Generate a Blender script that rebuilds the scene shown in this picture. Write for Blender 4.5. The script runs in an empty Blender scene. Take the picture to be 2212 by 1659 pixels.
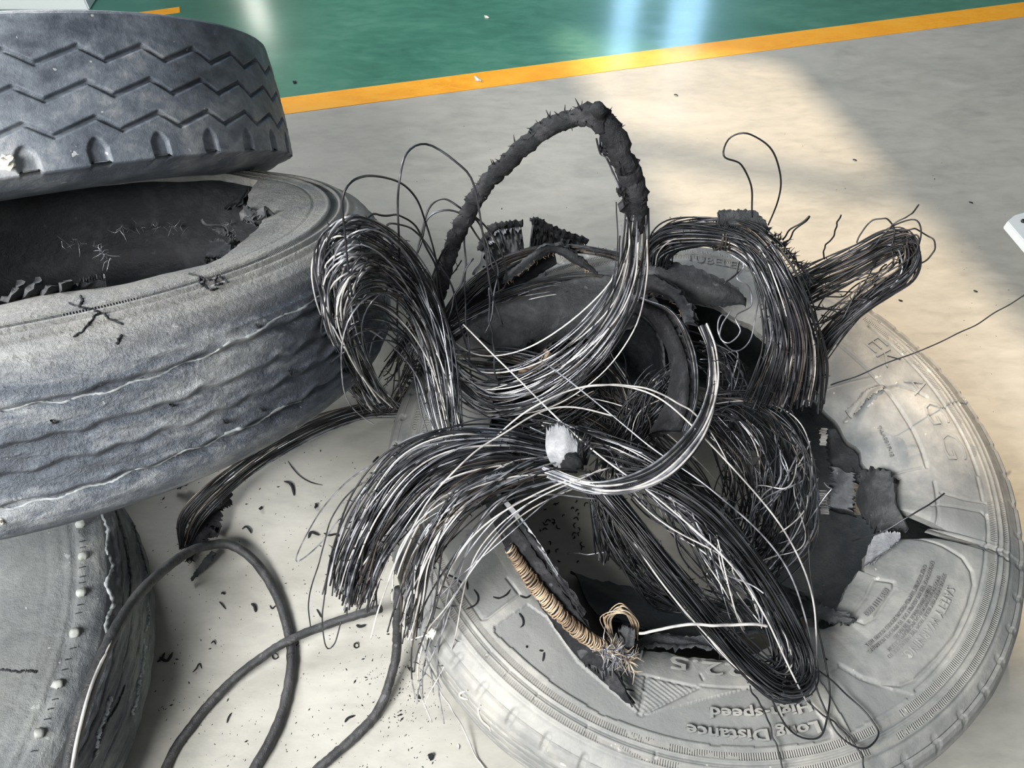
import bpy, math, random
import numpy as np
from mathutils import Vector, Matrix
random.seed(7); rng = np.random.default_rng(11)
sc = bpy.context.scene
COL = sc.collection
PI = math.pi

# ------------------------------------------------------------------ camera
W, H, FPX = 2212, 1659, 1650.0
PITCH, ROLL, CH = math.radians(54.093), math.radians(0.347), 1.3225
cp, sp, cr, sr = math.cos(PITCH), math.sin(PITCH), math.cos(ROLL), math.sin(ROLL)
_F = np.array([0, cp, -sp]); _R = np.array([1., 0, 0]); _U = np.array([0, sp, cp])
_R2 = cr*_R + sr*_U; _U2 = -sr*_R + cr*_U
cam = bpy.data.cameras.new('camera'); cam.sensor_width = 36; cam.lens = FPX/W*36
cam.clip_start = .02; cam.clip_end = 200
co = bpy.data.objects.new('camera', cam); COL.objects.link(co); sc.camera = co
co.matrix_world = Matrix(((_R2[0], _U2[0], -_F[0], 0), (_R2[1], _U2[1], -_F[1], 0), (_R2[2], _U2[2], -_F[2], CH), (0, 0, 0, 1)))

# ------------------------------------------------------------------ world, sun, exposure
sc.view_settings.view_transform = 'Standard'; sc.view_settings.look = 'None'
sc.view_settings.gamma = 1; sc.view_settings.use_curve_mapping = False
sc.view_settings.exposure = 0.0
w = bpy.data.worlds.new('world'); sc.world = w; w.use_nodes = True
bg = w.node_tree.nodes['Background']; bg.inputs[0].default_value = (.90, .95, 1.0, 1); bg.inputs[1].default_value = 0.30
SUN_AZ = np.array([.30, -.954]); EL = math.radians(58)
L = np.array([SUN_AZ[0]*math.cos(EL), SUN_AZ[1]*math.cos(EL), -math.sin(EL)])
sl = bpy.data.lights.new('sun', 'SUN'); sl.energy = 5.1; sl.color = (1, .77, .52); sl.angle = math.radians(.9)
so = bpy.data.objects.new('sun', sl); COL.objects.link(so); so.location = (-1, 6, 8)
so.rotation_euler = Vector(L).to_track_quat('-Z', 'Y').to_euler()

def window_light(name, loc, aim, sx, sy, power, col):  # free-standing area lamp added as fill, no window modelled for it
    l = bpy.data.lights.new(name, 'AREA'); l.shape = 'RECTANGLE'; l.size = sx; l.size_y = sy; l.energy = power; l.color = col
    o = bpy.data.objects.new(name, l); COL.objects.link(o); o.location = loc
    o.rotation_euler = (Vector(aim) - Vector(loc)).to_track_quat('-Z', 'Y').to_euler()
window_light('fill_behind', (-1.38, -.72, 2.05), (-.3, .6, 0), 1.4, .9, 168, (1, .985, .955))  # added fill behind the camera, brightens the near left floor and tyres
window_light('fill_left', (-2.3, 3.1, 1.6), (-.5, 1.8, 0), 1.4, .9, 135, (.98, .985, 1))  # added fill above the far left, brightens the floor past the stack

# ------------------------------------------------------------------ picture to place
def ray(px, py):
    return _F + (px - W/2)/FPX*_R2 - (py - H/2)/FPX*_U2
def at(px, py, z=0.0):
    d = ray(px, py)
    if isinstance(z, tuple):            # (tyre, height along its axis)
        T, h = z; c = np.array([0, 0, CH]); return c + d*(np.dot(T.o + T.n*h - c, T.n)/np.dot(d, T.n))
    k = (z - CH)/d[2]
    return np.array([0, 0, CH]) + k*d
def path(pts):
    return np.array([at(*p) for p in pts])
def lift(pts):            # loops that stand clear of the leaning tyre's rim
    return [(x, y, z + .14*min(1, max(0, (900-x)/140))*min(1, max(.35, (900-y)/200))) for x, y, z in pts]

# ------------------------------------------------------------------ object helpers
def tag(o, label=None, cat=None, group=None, kind=None):
    if label: o['label'] = label
    if cat: o['category'] = cat
    if group: o['group'] = group
    if kind: o['kind'] = kind
    return o
def empty(name, loc, label=None, cat=None, group=None):
    o = bpy.data.objects.new(name, None); COL.objects.link(o); o.empty_display_size = .05
    o.location = loc
    return tag(o, label, cat, group)
def mesh_obj(name, v, f, mat, parent=None, off=None, smooth=True):
    """v (n,3), f an (m,k) array or a list; off is the parent's place"""
    v = np.asarray(v, float)
    if off is not None: v = v - np.asarray(off)
    me = bpy.data.meshes.new(name)
    if isinstance(f, np.ndarray):
        me.vertices.add(len(v)); me.vertices.foreach_set('co', v.ravel().astype(np.float32))
        k = f.shape[1]
        me.loops.add(f.size); me.loops.foreach_set('vertex_index', f.ravel().astype(np.int32))
        me.polygons.add(len(f)); me.polygons.foreach_set('loop_start', np.arange(0, f.size, k, dtype=np.int32))
        me.update(calc_edges=True); me.validate()
    else:
        me.from_pydata([tuple(p) for p in v], [], f)
    if smooth: me.polygons.foreach_set('use_smooth', np.ones(len(me.polygons), bool))
    if mat: me.materials.append(mat)
    o = bpy.data.objects.new(name, me); COL.objects.link(o)
    if parent: o.parent = parent
    return o

# ------------------------------------------------------------------ materials
def nodes(name):
    m = bpy.data.materials.new(name); m.use_nodes = True
    return m, m.node_tree.nodes, m.node_tree.links, m.node_tree.nodes['Principled BSDF']
def N(ns, t, **k):
    n = ns.new(t)
    for a, b in k.items(): setattr(n, a, b)
    return n
def mathn(ns, ls, op, a, b=None, c=None):
    n = ns.new('ShaderNodeMath'); n.operation = op
    for i, x in enumerate((a, b, c)):
        if x is None: continue
        if isinstance(x, (int, float)): n.inputs[i].default_value = x
        else: ls.new(x, n.inputs[i])
    return n.outputs[0]
def noise(ns, ls, vec, scale, detail=4, rough=.6, dist=0):
    n = ns.new('ShaderNodeTexNoise'); n.inputs['Scale'].default_value = scale; n.inputs['Detail'].default_value = detail
    n.inputs['Roughness'].default_value = rough; n.inputs['Distortion'].default_value = dist
    ls.new(vec, n.inputs['Vector']); return n.outputs['Fac']
def ramp(ns, ls, fac, stops):
    n = ns.new('ShaderNodeValToRGB'); e = n.color_ramp.elements
    while len(e) < len(stops): e.new(.5)
    for x, (p, c) in zip(e, stops): x.position = p; x.color = (*c, 1)
    ls.new(fac, n.inputs[0]); return n.outputs[0]
def mixc(ns, ls, fac, a, b, mode='MIX'):
    n = ns.new('ShaderNodeMix'); n.data_type = 'RGBA'; n.blend_type = mode
    if isinstance(fac, (int, float)): n.inputs[0].default_value = fac
    else: ls.new(fac, n.inputs[0])
    for i, x in ((6, a), (7, b)):
        if isinstance(x, tuple): n.inputs[i].default_value = (*x, 1)
        else: ls.new(x, n.inputs[i])
    return n.outputs[2]
def bump(ns, ls, p, h, dist=.002, strength=1.0):
    b = ns.new('ShaderNodeBump'); b.inputs['Distance'].default_value = dist; b.inputs['Strength'].default_value = strength
    ls.new(h, b.inputs['Height']); ls.new(b.outputs[0], p.inputs['Normal'])
def rubber(name, dark, mid, light, scale=6, rough=.62, bands=None, dust=None, attr=None, bandcol=(.27, .26, .235), bandmix=.35, streak=(1, 1, 1), bumpd=.0012, contrast=(.32, .5, .68), spec=.5):
    m, ns, ls, p = nodes(name)
    tc = ns.new('ShaderNodeTexCoord').outputs['Object']
    mp = ns.new('ShaderNodeMapping'); mp.inputs['Scale'].default_value = streak; ls.new(tc, mp.inputs[0]); v = mp.outputs[0]
    n1 = noise(ns, ls, v, scale, 6, .62, .6); n2 = noise(ns, ls, v, scale*6, 5, .7, .3)
    f = mathn(ns, ls, 'ADD', mathn(ns, ls, 'MULTIPLY', n1, .7), mathn(ns, ls, 'MULTIPLY', n2, .3))
    c = ramp(ns, ls, f, [(contrast[0], dark), (contrast[1], mid), (contrast[2], light)])
    n3 = noise(ns, ls, tc, 95, 6, .75)
    h = mathn(ns, ls, 'ADD', mathn(ns, ls, 'MULTIPLY', n3, .7), n2)
    speck = mathn(ns, ls, 'GREATER_THAN', noise(ns, ls, tc, 60, 2, .5), .735)
    c = mixc(ns, ls, mathn(ns, ls, 'MULTIPLY', speck, .5), c, tuple(min(1, x*1.7) for x in light))
    if dust:      # pale dust settled on the upper sidewall
        s0 = ns.new('ShaderNodeSeparateXYZ'); ls.new(tc, s0.inputs[0]); mr = ns.new('ShaderNodeMapRange'); ls.new(s0.outputs[2], mr.inputs[0])
        mr.inputs[1].default_value = dust[0]; mr.inputs[2].default_value = dust[1]; n5 = ramp(ns, ls, noise(ns, ls, tc, 7, 5, .6), [(.35, (.45,)*3), (.6, (.9,)*3)])
        c = mixc(ns, ls, mathn(ns, ls, 'MULTIPLY', mr.outputs[0], n5), c, dust[2])
    if attr:      # the sunken panels hold less dust
        at_ = ns.new('ShaderNodeAttribute'); at_.attribute_name = attr; c = mixc(ns, ls, mathn(ns, ls, 'MULTIPLY', at_.outputs['Fac'], .55), c, mid)
        c = mixc(ns, ls, mathn(ns, ls, 'MULTIPLY', at_.outputs['Fac'], .45), c, dark)
    if bands:
        s = ns.new('ShaderNodeSeparateXYZ'); ls.new(tc, s.inputs[0])
        r = mathn(ns, ls, 'SQRT', mathn(ns, ls, 'ADD', mathn(ns, ls, 'MULTIPLY', s.outputs[0], s.outputs[0]), mathn(ns, ls, 'MULTIPLY', s.outputs[1], s.outputs[1])))
        a = mathn(ns, ls, 'ARCTAN2', s.outputs[1], s.outputs[0])
        wv = mathn(ns, ls, 'SINE', mathn(ns, ls, 'MULTIPLY', a, 900.0))
        mk = None
        for lo, hi in bands:
            k = mathn(ns, ls, 'MULTIPLY', mathn(ns, ls, 'GREATER_THAN', r, lo), mathn(ns, ls, 'LESS_THAN', r, hi))
            mk = k if mk is None else mathn(ns, ls, 'ADD', mk, k)
        worn = mathn(ns, ls, 'GREATER_THAN', n1, .46)
        hw = mathn(ns, ls, 'MULTIPLY', mathn(ns, ls, 'MULTIPLY', wv, mk), mathn(ns, ls, 'MULTIPLY', worn, .5))
        h = mathn(ns, ls, 'ADD', h, hw)
        c = mixc(ns, ls, mathn(ns, ls, 'MULTIPLY', mk, bandmix), c, bandcol)
    ls.new(c, p.inputs['Base Color']); p.inputs['Roughness'].default_value = rough
    p.inputs['Specular IOR Level'].default_value = spec
    bump(ns, ls, p, h, bumpd)
    return m
def metal(name, col, rough, metallic, col2=None):
    m, ns, ls, p = nodes(name)
    tc = ns.new('ShaderNodeTexCoord').outputs['Object']
    n1 = noise(ns, ls, tc, 28, 3, .6)
    c = ramp(ns, ls, n1, [(.42, col), (.62, col2 or tuple(x*.35 for x in col))])
    ls.new(c, p.inputs['Base Color']); p.inputs['Roughness'].default_value = rough; p.inputs['Metallic'].default_value = metallic
    return m
M_FORE = rubber('dusty_grey_rubber', (.145, .155, .160), (.245, .25, .245), (.37, .365, .34), 5, .6, attr='panel', bands=[(.4475, .4565), (.4675, .4755)], contrast=(.36, .5, .64))
M_MID = rubber('smeared_blue_grey_rubber', (.034, .041, .054), (.085, .10, .125), (.30, .315, .325), 4.5, .5, dust=(.195, .23, (.27, .265, .245)), streak=(1, 1, 2.6), bumpd=.006, contrast=(.38, .5, .64), bands=[(.447, .459)], bandcol=(.045, .048, .052), bandmix=.8)
M_UP = rubber('slate_rubber', (.052, .062, .080), (.125, .145, .175), (.34, .35, .355), 5.5, .5, streak=(1, 1, 1.4), bumpd=.0015, contrast=(.4, .52, .68))
M_LOW = rubber('worn_olive_grey_rubber', (.04, .045, .056), (.095, .105, .115), (.24, .255, .245), 4, .55, dust=(.225, .26, (.16, .17, .155)), streak=(1, 1, 2), bumpd=.004, contrast=(.38, .5, .64))
M_BLACK = rubber('torn_black_rubber', (.006, .006, .008), (.017, .018, .021), (.07, .07, .078), 18, .7, bumpd=.004, spec=.3)
M_FLAP = rubber('charcoal_flap_rubber', (.014, .015, .018), (.038, .041, .046), (.115, .117, .12), 14, .6, bumpd=.003)
M_PALE = rubber('pale_scuffed_rubber', (.12, .125, .135), (.26, .27, .29), (.5, .5, .52), 14, .5, bumpd=.002)
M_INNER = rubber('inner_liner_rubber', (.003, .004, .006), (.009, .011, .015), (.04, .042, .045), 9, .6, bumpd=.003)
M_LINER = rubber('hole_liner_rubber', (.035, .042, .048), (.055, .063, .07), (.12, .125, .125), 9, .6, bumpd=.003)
M_STRAND = rubber('coated_strand_rubber', (.012, .013, .015), (.03, .031, .034), (.085, .085, .09), 30, .42, bumpd=.0015)
M_W = [metal('blackened_wire', (.075, .078, .09), .32, .5), metal('black_coated_wire', (.016, .017, .02), .42, .1),
       metal('steel_wire', (.50, .51, .56), .27, .6, (.14, .145, .165)), metal('bright_steel_wire', (.86, .84, .80), .26, .4, (.45, .44, .44)),
       metal('brown_steel_wire', (.15, .125, .105), .38, .6)]
M_CORD = metal('rusty_brown_cord', (.46, .34, .23), .6, .1, (.20, .135, .085))
M_BRASS = metal('brassy_cord_ends', (.62, .53, .40), .45, .5, (.3, .24, .17))
def plain(name, col, rough=.6, em=0, nscale=20, var=.12):
    m, ns, ls, p = nodes(name)
    tc = ns.new('ShaderNodeTexCoord').outputs['Object']
    c = ramp(ns, ls, noise(ns, ls, tc, nscale, 4), [(.3, tuple(x*(1-var) for x in col)), (.7, tuple(min(1, x*(1+var)) for x in col))])
    ls.new(c, p.inputs['Base Color']); p.inputs['Roughness'].default_value = rough
    if em: ls.new(c, p.inputs['Emission Color']); p.inputs['Emission Strength'].default_value = em
    return m
M_PAPER = plain('cream_paper', (.82, .78, .68), .8)
M_WHITE = plain('white_painted_metal', (.66, .70, .71), .35, nscale=3, var=.03)
M_WALL = plain('painted_wall', (.17, .18, .175), .8, nscale=1)
M_PANE = plain('daylit_pane', (.42, .68, 1.0), .3, em=13, nscale=1, var=.02)
M_PANE_W = plain('white_daylit_pane', (1., .98, .9), .3, em=16, nscale=1, var=.02)

def floor_mat(name, base, dark, light, coat, rough, scl=1.0, stain=(.3, .3, .28)):
    m, ns, ls, p = nodes(name)
    tc = ns.new('ShaderNodeTexCoord').outputs['Object']
    mp = ns.new('ShaderNodeMapping'); mp.inputs['Rotation'].default_value = (0, 0, -.25); mp.inputs['Scale'].default_value = (1, 2.6, 1); ls.new(tc, mp.inputs[0])
    n1 = noise(ns, ls, mp.outputs[0], 2.3*scl, 7, .62, .5); n2 = noise(ns, ls, mp.outputs[0], 14*scl, 7, .72, .3); n3 = noise(ns, ls, tc, 120, 4, .7)
    f = mathn(ns, ls, 'ADD', mathn(ns, ls, 'MULTIPLY', n1, .55), mathn(ns, ls, 'MULTIPLY', n2, .45))
    c = ramp(ns, ls, f, [(.36, dark), (.5, base), (.64, light)])
    sk = ramp(ns, ls, noise(ns, ls, mp.outputs[0], 34, 6, .8, 1.2), [(.60, (0, 0, 0)), (.70, (1, 1, 1))])
    c = mixc(ns, ls, mathn(ns, ls, 'MULTIPLY', sk, .22), c, stain)
    ls.new(c, p.inputs['Base Color'])
    rr = ramp(ns, ls, n2, [(.35, (rough*.8,)*3), (.7, (rough*1.35,)*3)]); ls.new(rr, p.inputs['Roughness'])
    p.inputs['Coat Weight'].default_value = coat; p.inputs['Coat Roughness'].default_value = .15
    bump(ns, ls, p, mathn(ns, ls, 'ADD', mathn(ns, ls, 'MULTIPLY', n3, .3), n2), .0006)
    return m
M_FLOOR = floor_mat('grey_epoxy_floor', (.355, .35, .315), (.285, .283, .258), (.41, .40, .365), .08, .55)
M_GREEN = floor_mat('green_epoxy_floor', (.046, .18, .125), (.034, .14, .098), (.075, .225, .16), .8, .35, 1.0, (.12, .22, .18))
M_YEL = floor_mat('orange_yellow_line_paint', (.86, .37, .014), (.76, .30, .01), (.85, .43, .04), .3, .5, 4, (.62, .42, .16))

# ------------------------------------------------------------------ setting
Y0a, Y0b = at(624, 246), at(2212, 36); Y1a, Y1b = at(622, 212), at(2212, 3)
d = (Y0b - Y0a); d /= np.linalg.norm(d); nn = np.array([-d[1], d[0], 0])
wline = (np.dot(Y1a - Y0a, nn) + np.dot(Y1b - Y0b, nn))/2
def slab(name, off0, off1, z0, z1, mat, l0=-14, l1=14, cuts=1):
    P = []
    for k in range(cuts+1):
        s = l0 + (l1-l0)*k/cuts
        for o in (off0, off1):
            for z in (z0, z1):
                q = Y0a + d*s + nn*o; P.append((q[0], q[1], z))
    F = []
    for k in range(cuts):
        a = 4*k; b = a+4
        F += [(a+1, b+1, b+3, a+3), (a, a+2, b+2, b), (a, b, b+1, a+1), (a+2, a+3, b+3, b+2)]
    F += [(0, 1, 3, 2), (4*cuts, 4*cuts+2, 4*cuts+3, 4*cuts+1)]
    return tag(mesh_obj(name, np.array(P), F, mat, smooth=False), kind='structure')
slab('floor', -14, .0, -.1, 0, M_FLOOR); slab('floor_green_walkway', 0, 14, -.1, -.0002, M_GREEN)
yl = slab('floor_line_marking', 0, wline, -.0002, .0009, M_YEL); yl['label'] = 'orange yellow line painted between grey and green floor'
# far wall with a high daylight opening that lets the sun patch in
tdir = np.array([.964, -.266, 0]); tdir /= np.linalg.norm(tdir); w0 = np.array([0, 6., 0]); wn = np.array([-tdir[1], tdir[0], 0])
def onwall(x, y):
    p = np.array([x, y, 0.]); s = np.dot(w0 - p, wn)/np.dot(-L, wn); q = p - L*s
    return np.dot(q - w0, tdir), q[2]
tA, zA = onwall(.0, 2.40); tB, zB = onwall(.835, 2.17); tD, zD = onwall(.78, .24)
T0, T1, Z0, Z1 = tA, tB, (zA+zB)/2, zD
holes = [(T0, T1, Z0, Z1), (-2.46, -2.27, 2.0, 2.45), (.80, .98, 1.5, 2.75), (1.22, 1.48, 1.5, 2.7)]
def wallblock(name, t0, t1, z0, z1, mat, dep=.2, kind='structure', parent=None):
    P = [];
    for t in (t0, t1):
        for e in (0, dep):
            for z in (z0, z1):
                q = w0 + tdir*t + wn*e; P.append((q[0], q[1], z))
    F = [(0, 1, 3, 2), (4, 6, 7, 5), (0, 4, 5, 1), (2, 3, 7, 6), (0, 2, 6, 4), (1, 5, 7, 3)]
    o = mesh_obj(name, np.array(P), F, mat, parent, smooth=False)
    if kind and parent is None: o['kind'] = kind
    return o
ts = sorted({-9, 9, *[h[0] for h in holes], *[h[1] for h in holes]}); zs = sorted({0, 13, *[h[2] for h in holes], *[h[3] for h in holes]})
P = []; F = []
for i in range(len(ts)-1):
    for j in range(len(zs)-1):
        tm, zm = (ts[i]+ts[i+1])/2, (zs[j]+zs[j+1])/2
        if any(h[0] < tm < h[1] and h[2] < zm < h[3] for h in holes): continue
        b = len(P)
        for t in (ts[i], ts[i+1]):
            for e in (0, .2):
                for z in (zs[j], zs[j+1]):
                    q = w0 + tdir*t + wn*e; P.append((q[0], q[1], z))
        F += [tuple(b+x for x in f) for f in [(0, 1, 3, 2), (4, 6, 7, 5), (0, 4, 5, 1), (2, 3, 7, 6), (0, 2, 6, 4), (1, 5, 7, 3)]]
tag(mesh_obj('wall_far', np.array(P), F, M_WALL, smooth=False), kind='structure')
zm = Z0 + (Z1-Z0)*.30
wallblock('window_1', T0-.03, T1+.03, zm-.014, zm+.014, M_WALL, .08)
for k, h in enumerate(holes[1:]):
    wallblock('window_%d' % (k+2), h[0], h[1], h[2], h[3], M_PANE if k else M_PANE_W, .02)

# ------------------------------------------------------------------ tyres
def fsum(th, seed, ks, amp=1.0):
    r = np.random.default_rng(seed); o = np.zeros_like(th)
    for k in ks: o += r.uniform(.5, 1)/math.sqrt(k/ks[0])*np.sin(k*th + r.uniform(0, 6.28))
    return amp*o/math.sqrt(len(ks))
class Tyre:
    def __init__(s, origin, n, R=.515, wid=.25, name='tyre'):
        s.o = np.array(origin, float); n = np.array(n, float); s.n = n/np.linalg.norm(n); s.R = R; s.w = wid
        x = np.array([1., 0, 0]); x = x - s.n*np.dot(x, s.n); s.x = x/np.linalg.norm(x); s.y = np.cross(s.n, s.x)
    def px(s, px_, py_, z):            # picture point on the plane at local height z -> theta, r
        d = ray(px_, py_); c = np.array([0, 0, CH]); p0 = s.o + s.n*z
        k = np.dot(p0 - c, s.n)/np.dot(d, s.n); q = c + k*d - s.o
        a, b = np.dot(q, s.x), np.dot(q, s.y)
        return math.atan2(b, a), math.hypot(a, b)
    def world(s, v): return s.o + v[:, :1]*s.x + v[:, 1:2]*s.y + v[:, 2:3]*s.n
    def matrix(s):
        return Matrix(((s.x[0], s.y[0], s.n[0], s.o[0]), (s.x[1], s.y[1], s.n[1], s.o[1]), (s.x[2], s.y[2], s.n[2], s.o[2]), (0, 0, 0, 1)))
    sq = 1.0
    def ztop(s, r):
        k = s.R/.515; q = s.sq
        return np.interp(r, np.array([.24, .29, .33, .37, .40, .44, .465, .485, .500, .509, .515])*k,
                         [s.w-.045, s.w-.024, s.w-.010, s.w-.002, s.w, s.w-.001, s.w-.004, s.w-.009, s.w-.009-.009*q, s.w-.009-.019*q, s.w-.009-.036*q])
def wrap(a): return (a + PI) % (2*PI) - PI
def build_tyre(T, name, label, mat, nth, rin, disp, inner_mat=None, nside=90, ntread=24, crown=.004, rin_low=.30, droop=None):
    R, wd = T.R, T.w; k = R/.515
    th = np.linspace(0, 2*PI, nth, endpoint=False)
    ri = rin(th); dr = droop(th) if droop is not None else 0*th
    rows = []      # (r array, z array)
    rb = np.linspace(rin_low, R*.985, 14)
    for r in rb: rows.append((np.full(nth, r), np.full(nth, wd - float(T.ztop(r)) + .0), 0))
    zt0 = .009+.036*T.sq; zt1 = wd-zt0
    for i in range(ntread):
        z = zt0 + (zt1-zt0)*i/(ntread-1)
        rows.append((np.full(nth, R + crown*(1 - ((z-wd/2)/(wd/2))**2)), np.full(nth, z), 1))
    rt = np.concatenate([np.linspace(R*.9985, R*.975, 14), np.linspace(R*.972, .27, nside)])
    for r in rt: rows.append((np.maximum(r, ri), None, 2))
    inn = np.concatenate([np.linspace(.27, R*.90, 12)])
    for r in inn: rows.append((np.maximum(r, ri), None, 3))
    for z in np.linspace(wd-.05, .05, 8): rows.append((np.full(nth, R-.022), np.full(nth, z), 4))
    for r in np.linspace(R*.9, rin_low, 8): rows.append((np.full(nth, r), np.full(nth, wd - float(T.ztop(r)) + .014), 4))
    nr = len(rows); V = np.zeros((nr, nth, 3)); kind = np.array([q[2] for q in rows])
    Rr = np.zeros((nr, nth)); Zz = np.zeros((nr, nth))
    for i, (r, z, kd) in enumerate(rows):
        if kd in (2, 3):
            e = np.exp(-np.maximum(r-ri, 0)/.035)
            z = T.ztop(r) + dr*e - (.013 if kd == 3 else 0)
        Rr[i] = r; Zz[i] = z
    # normals of the profile, for displacement along them
    dRr = np.gradient(Rr, axis=0); dZz = np.gradient(Zz, axis=0); ln = np.hypot(dRr, dZz) + 1e-9
    nR, nZ = dZz/ln, -dRr/ln
    TH = np.broadcast_to(th, (nr, nth)); D = np.zeros((nr, nth))
    m = kind <= 2
    D[m] = disp(TH[m], Rr[m], Zz[m], kind[m][:, None]*np.ones((1, nth)))
    side = (kind == 2)[:, None] & (Rr < R*.97); nR = np.where(side, 0, nR); nZ = np.where(side, 1, nZ)
    Rr2 = Rr + nR*D; Zz2 = Zz + nZ*D
    V[..., 0] = Rr2*np.cos(TH); V[..., 1] = Rr2*np.sin(TH); V[..., 2] = Zz2
    idx = np.arange(nr*nth).reshape(nr, nth); nx = np.roll(idx, -1, 1)
    f = np.stack([idx[:-1], nx[:-1], nx[1:], idx[1:]], -1).reshape(-1, 4)
    f = np.concatenate([f, np.stack([idx[-1], nx[-1], nx[0], idx[0]], -1)])
    P = V.reshape(-1, 3)
    ar = np.linalg.norm(np.cross(P[f[:, 2]]-P[f[:, 0]], P[f[:, 3]]-P[f[:, 1]]), axis=1)
    f = f[ar > 1e-9]
    root = empty(name, (0, 0, 0), label, 'tyre'); root.matrix_world = T.matrix()
    kk = np.repeat(kind, nth)
    inner = (kk[f].min(1) >= 3)
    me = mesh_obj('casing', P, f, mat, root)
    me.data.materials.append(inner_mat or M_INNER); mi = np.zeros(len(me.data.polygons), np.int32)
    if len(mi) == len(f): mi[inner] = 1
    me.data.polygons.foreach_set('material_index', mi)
    return root
def seg_dist(x, y, pl):
    o = np.full(x.shape, 9.)
    for (ax, ay), (bx, by) in zip(pl[:-1], pl[1:]):
        dx, dy = bx-ax, by-ay; l = dx*dx+dy*dy+1e-12
        t = np.clip(((x-ax)*dx+(y-ay)*dy)/l, 0, 1); o = np.minimum(o, (x-ax-t*dx)**2 + (y-ay-t*dy)**2)
    return np.sqrt(o)
def inpoly(x, y, pl):
    c = np.zeros(x.shape, bool)
    for (ax, ay), (bx, by) in zip(pl, pl[1:]+pl[:1]):
        if ay == by: continue
        c ^= ((ay > y) != (by > y)) & (x < (bx-ax)*(y-ay)/(by-ay)+ax)
    return c
def sst(x, a, b): t = np.clip((x-a)/(b-a), 0, 1); return t*t*(3-2*t)
def spline(P, n):
    P = np.asarray(P, float)
    if len(P) == 2: return P[0] + np.linspace(0, 1, n)[:, None]*(P[1]-P[0])
    Q = np.vstack([2*P[0]-P[1], P, 2*P[-1]-P[-2]])
    sl_ = np.concatenate([[0], np.cumsum(np.linalg.norm(np.diff(P, axis=0), axis=1)**.8)]); sl_ /= sl_[-1]
    u = np.linspace(0, 1, n); i = np.clip(np.searchsorted(sl_, u, 'right')-1, 0, len(P)-2)
    t = ((u-sl_[i])/(sl_[i+1]-sl_[i]))[:, None]
    a, b, c, d_ = Q[i], Q[i+1], Q[i+2], Q[i+3]
    return .5*((2*b) + (-a+c)*t + (2*a-5*b+4*c-d_)*t*t + (-a+3*b-3*c+d_)*t**3)

# --- foreground tyre
TF = Tyre((.306, .641, 0), (0, 0, 1), .515, .25)
tear = [(1829, 896), (1848, 925), (1870, 950), (1883, 982), (1902, 1001), (1931, 1011), (1927, 1045), (1951, 1089), (1985, 1130), (2060, 1150), (2124, 1174),
        (2080, 1172), (2029, 1158), (1951, 1152), (1905, 1165), (1883, 1186), (1868, 1218), (1880, 1225), (1840, 1260), (1819, 1303), (1834, 1333), (1790, 1345), (1766, 1338), (1700, 1362), (1640, 1400), (1598, 1421),
        (1566, 1418), (1536, 1416), (1499, 1413), (1449, 1401), (1399, 1399), (1367, 1404), (1300, 1385), (1230, 1300), (1170, 1210), (1110, 1110), (1075, 1040),
        (1060, 900), (1090, 780), (1150, 700), (1230, 655), (1330, 625), (1420, 620), (1520, 640), (1600, 680), (1690, 740), (1760, 820)]
tp = sorted(TF.px(a, b, .245) for a, b in tear)
def rin_fore(th):
    a = np.array([q[0] for q in tp]); r = np.array([q[1] for q in tp])
    v = np.interp(wrap(th), a, r, period=2*PI)
    return np.clip(v + fsum(th, 3, [23, 37, 61, 97, 151], .0022), .275, .455)
def xy(a, b, z=.249):
    t, r = TF.px(a, b, z); return (r*math.cos(t), r*math.sin(t))
def arc(r, t0, t1, n=24): return [(r*math.cos(t), r*math.sin(t)) for t in np.linspace(t0, t1, n)]
def th_of(a, b, z=.249): return TF.px(a, b, z)[0]
LN = []   # incised lines: polyline, depth, width
warn = [xy(*q) for q in [(1951, 1150), (1996, 1156), (2039, 1177), (2080, 1205), (2099, 1234), (2104, 1264), (2093, 1308), (2063, 1375), (2025, 1421), (1977, 1468), (1944, 1481), (1903, 1478), (1863, 1465), (1817, 1435)]]
LN.append((warn, .0028, .0022))
r1, r2 = .4432, .3666
r1c = .4432
LN.append((arc(r1, th_of(1885, 700), th_of(2115, 1025)), .003, .0018))
LN.append((arc(r1-.003, th_of(2122, 1032), th_of(2134, 1082)), .002, .0015))
LN.append((arc(r1, th_of(2131, 1110), th_of(2126, 1180)), .0025, .0017)); LN.append((arc(r1-.003, th_of(2126, 1182), th_of(1985, 1500)), .0022, .0016))
LN.append((arc(r2, th_of(1809, 734), th_of(1997, 1006)), .0035, .0018)); LN.append((arc(r2+.006, th_of(2017, 1038), th_of(2013, 1134)), .003, .0017))
LN.append(([xy(2016, 1088), xy(2034, 1088), xy(2120, 1105), xy(2134, 1120)], .0025, .0016)); LN.append(([xy(2034, 1062), xy(2080, 1078), xy(2130, 1086)], .002, .0015))
LN.append(([xy(1997, 1006), xy(1935, 1010)], .002, .0015)); LN.append(([xy(1780, 820), xy(1900, 810)], .001, .0015))
box = [xy(*q) for q in [(1900, 1242), (1937, 1253), (1936, 1268), (1895, 1330), (1872, 1342), (1848, 1330), (1850, 1318), (1880, 1280), (1895, 1248), (1900, 1242)]]
LN.append((box, .0025, .0022))
pan1 = [xy(1767, 1458), xy(1815, 1436), xy(1860, 1466), xy(1930, 1490), xy(1975, 1500), xy(1900, 1545), xy(1838, 1581)]
pan2 = [xy(1387, 1545), xy(1605, 1488)] + arc(.3666, th_of(1625, 1486), th_of(1700, 1480), 6) + [xy(1740, 1500), xy(1798, 1585), xy(1795, 1596), xy(1761, 1603), xy(1663, 1614), xy(1544, 1610), xy(1436, 1589), xy(1300, 1543), xy(1200, 1480), xy(1100, 1395), xy(1067, 1365), xy(1068, 1352), xy(1140, 1302), xy(1180, 1330), xy(1250, 1430)]
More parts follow.
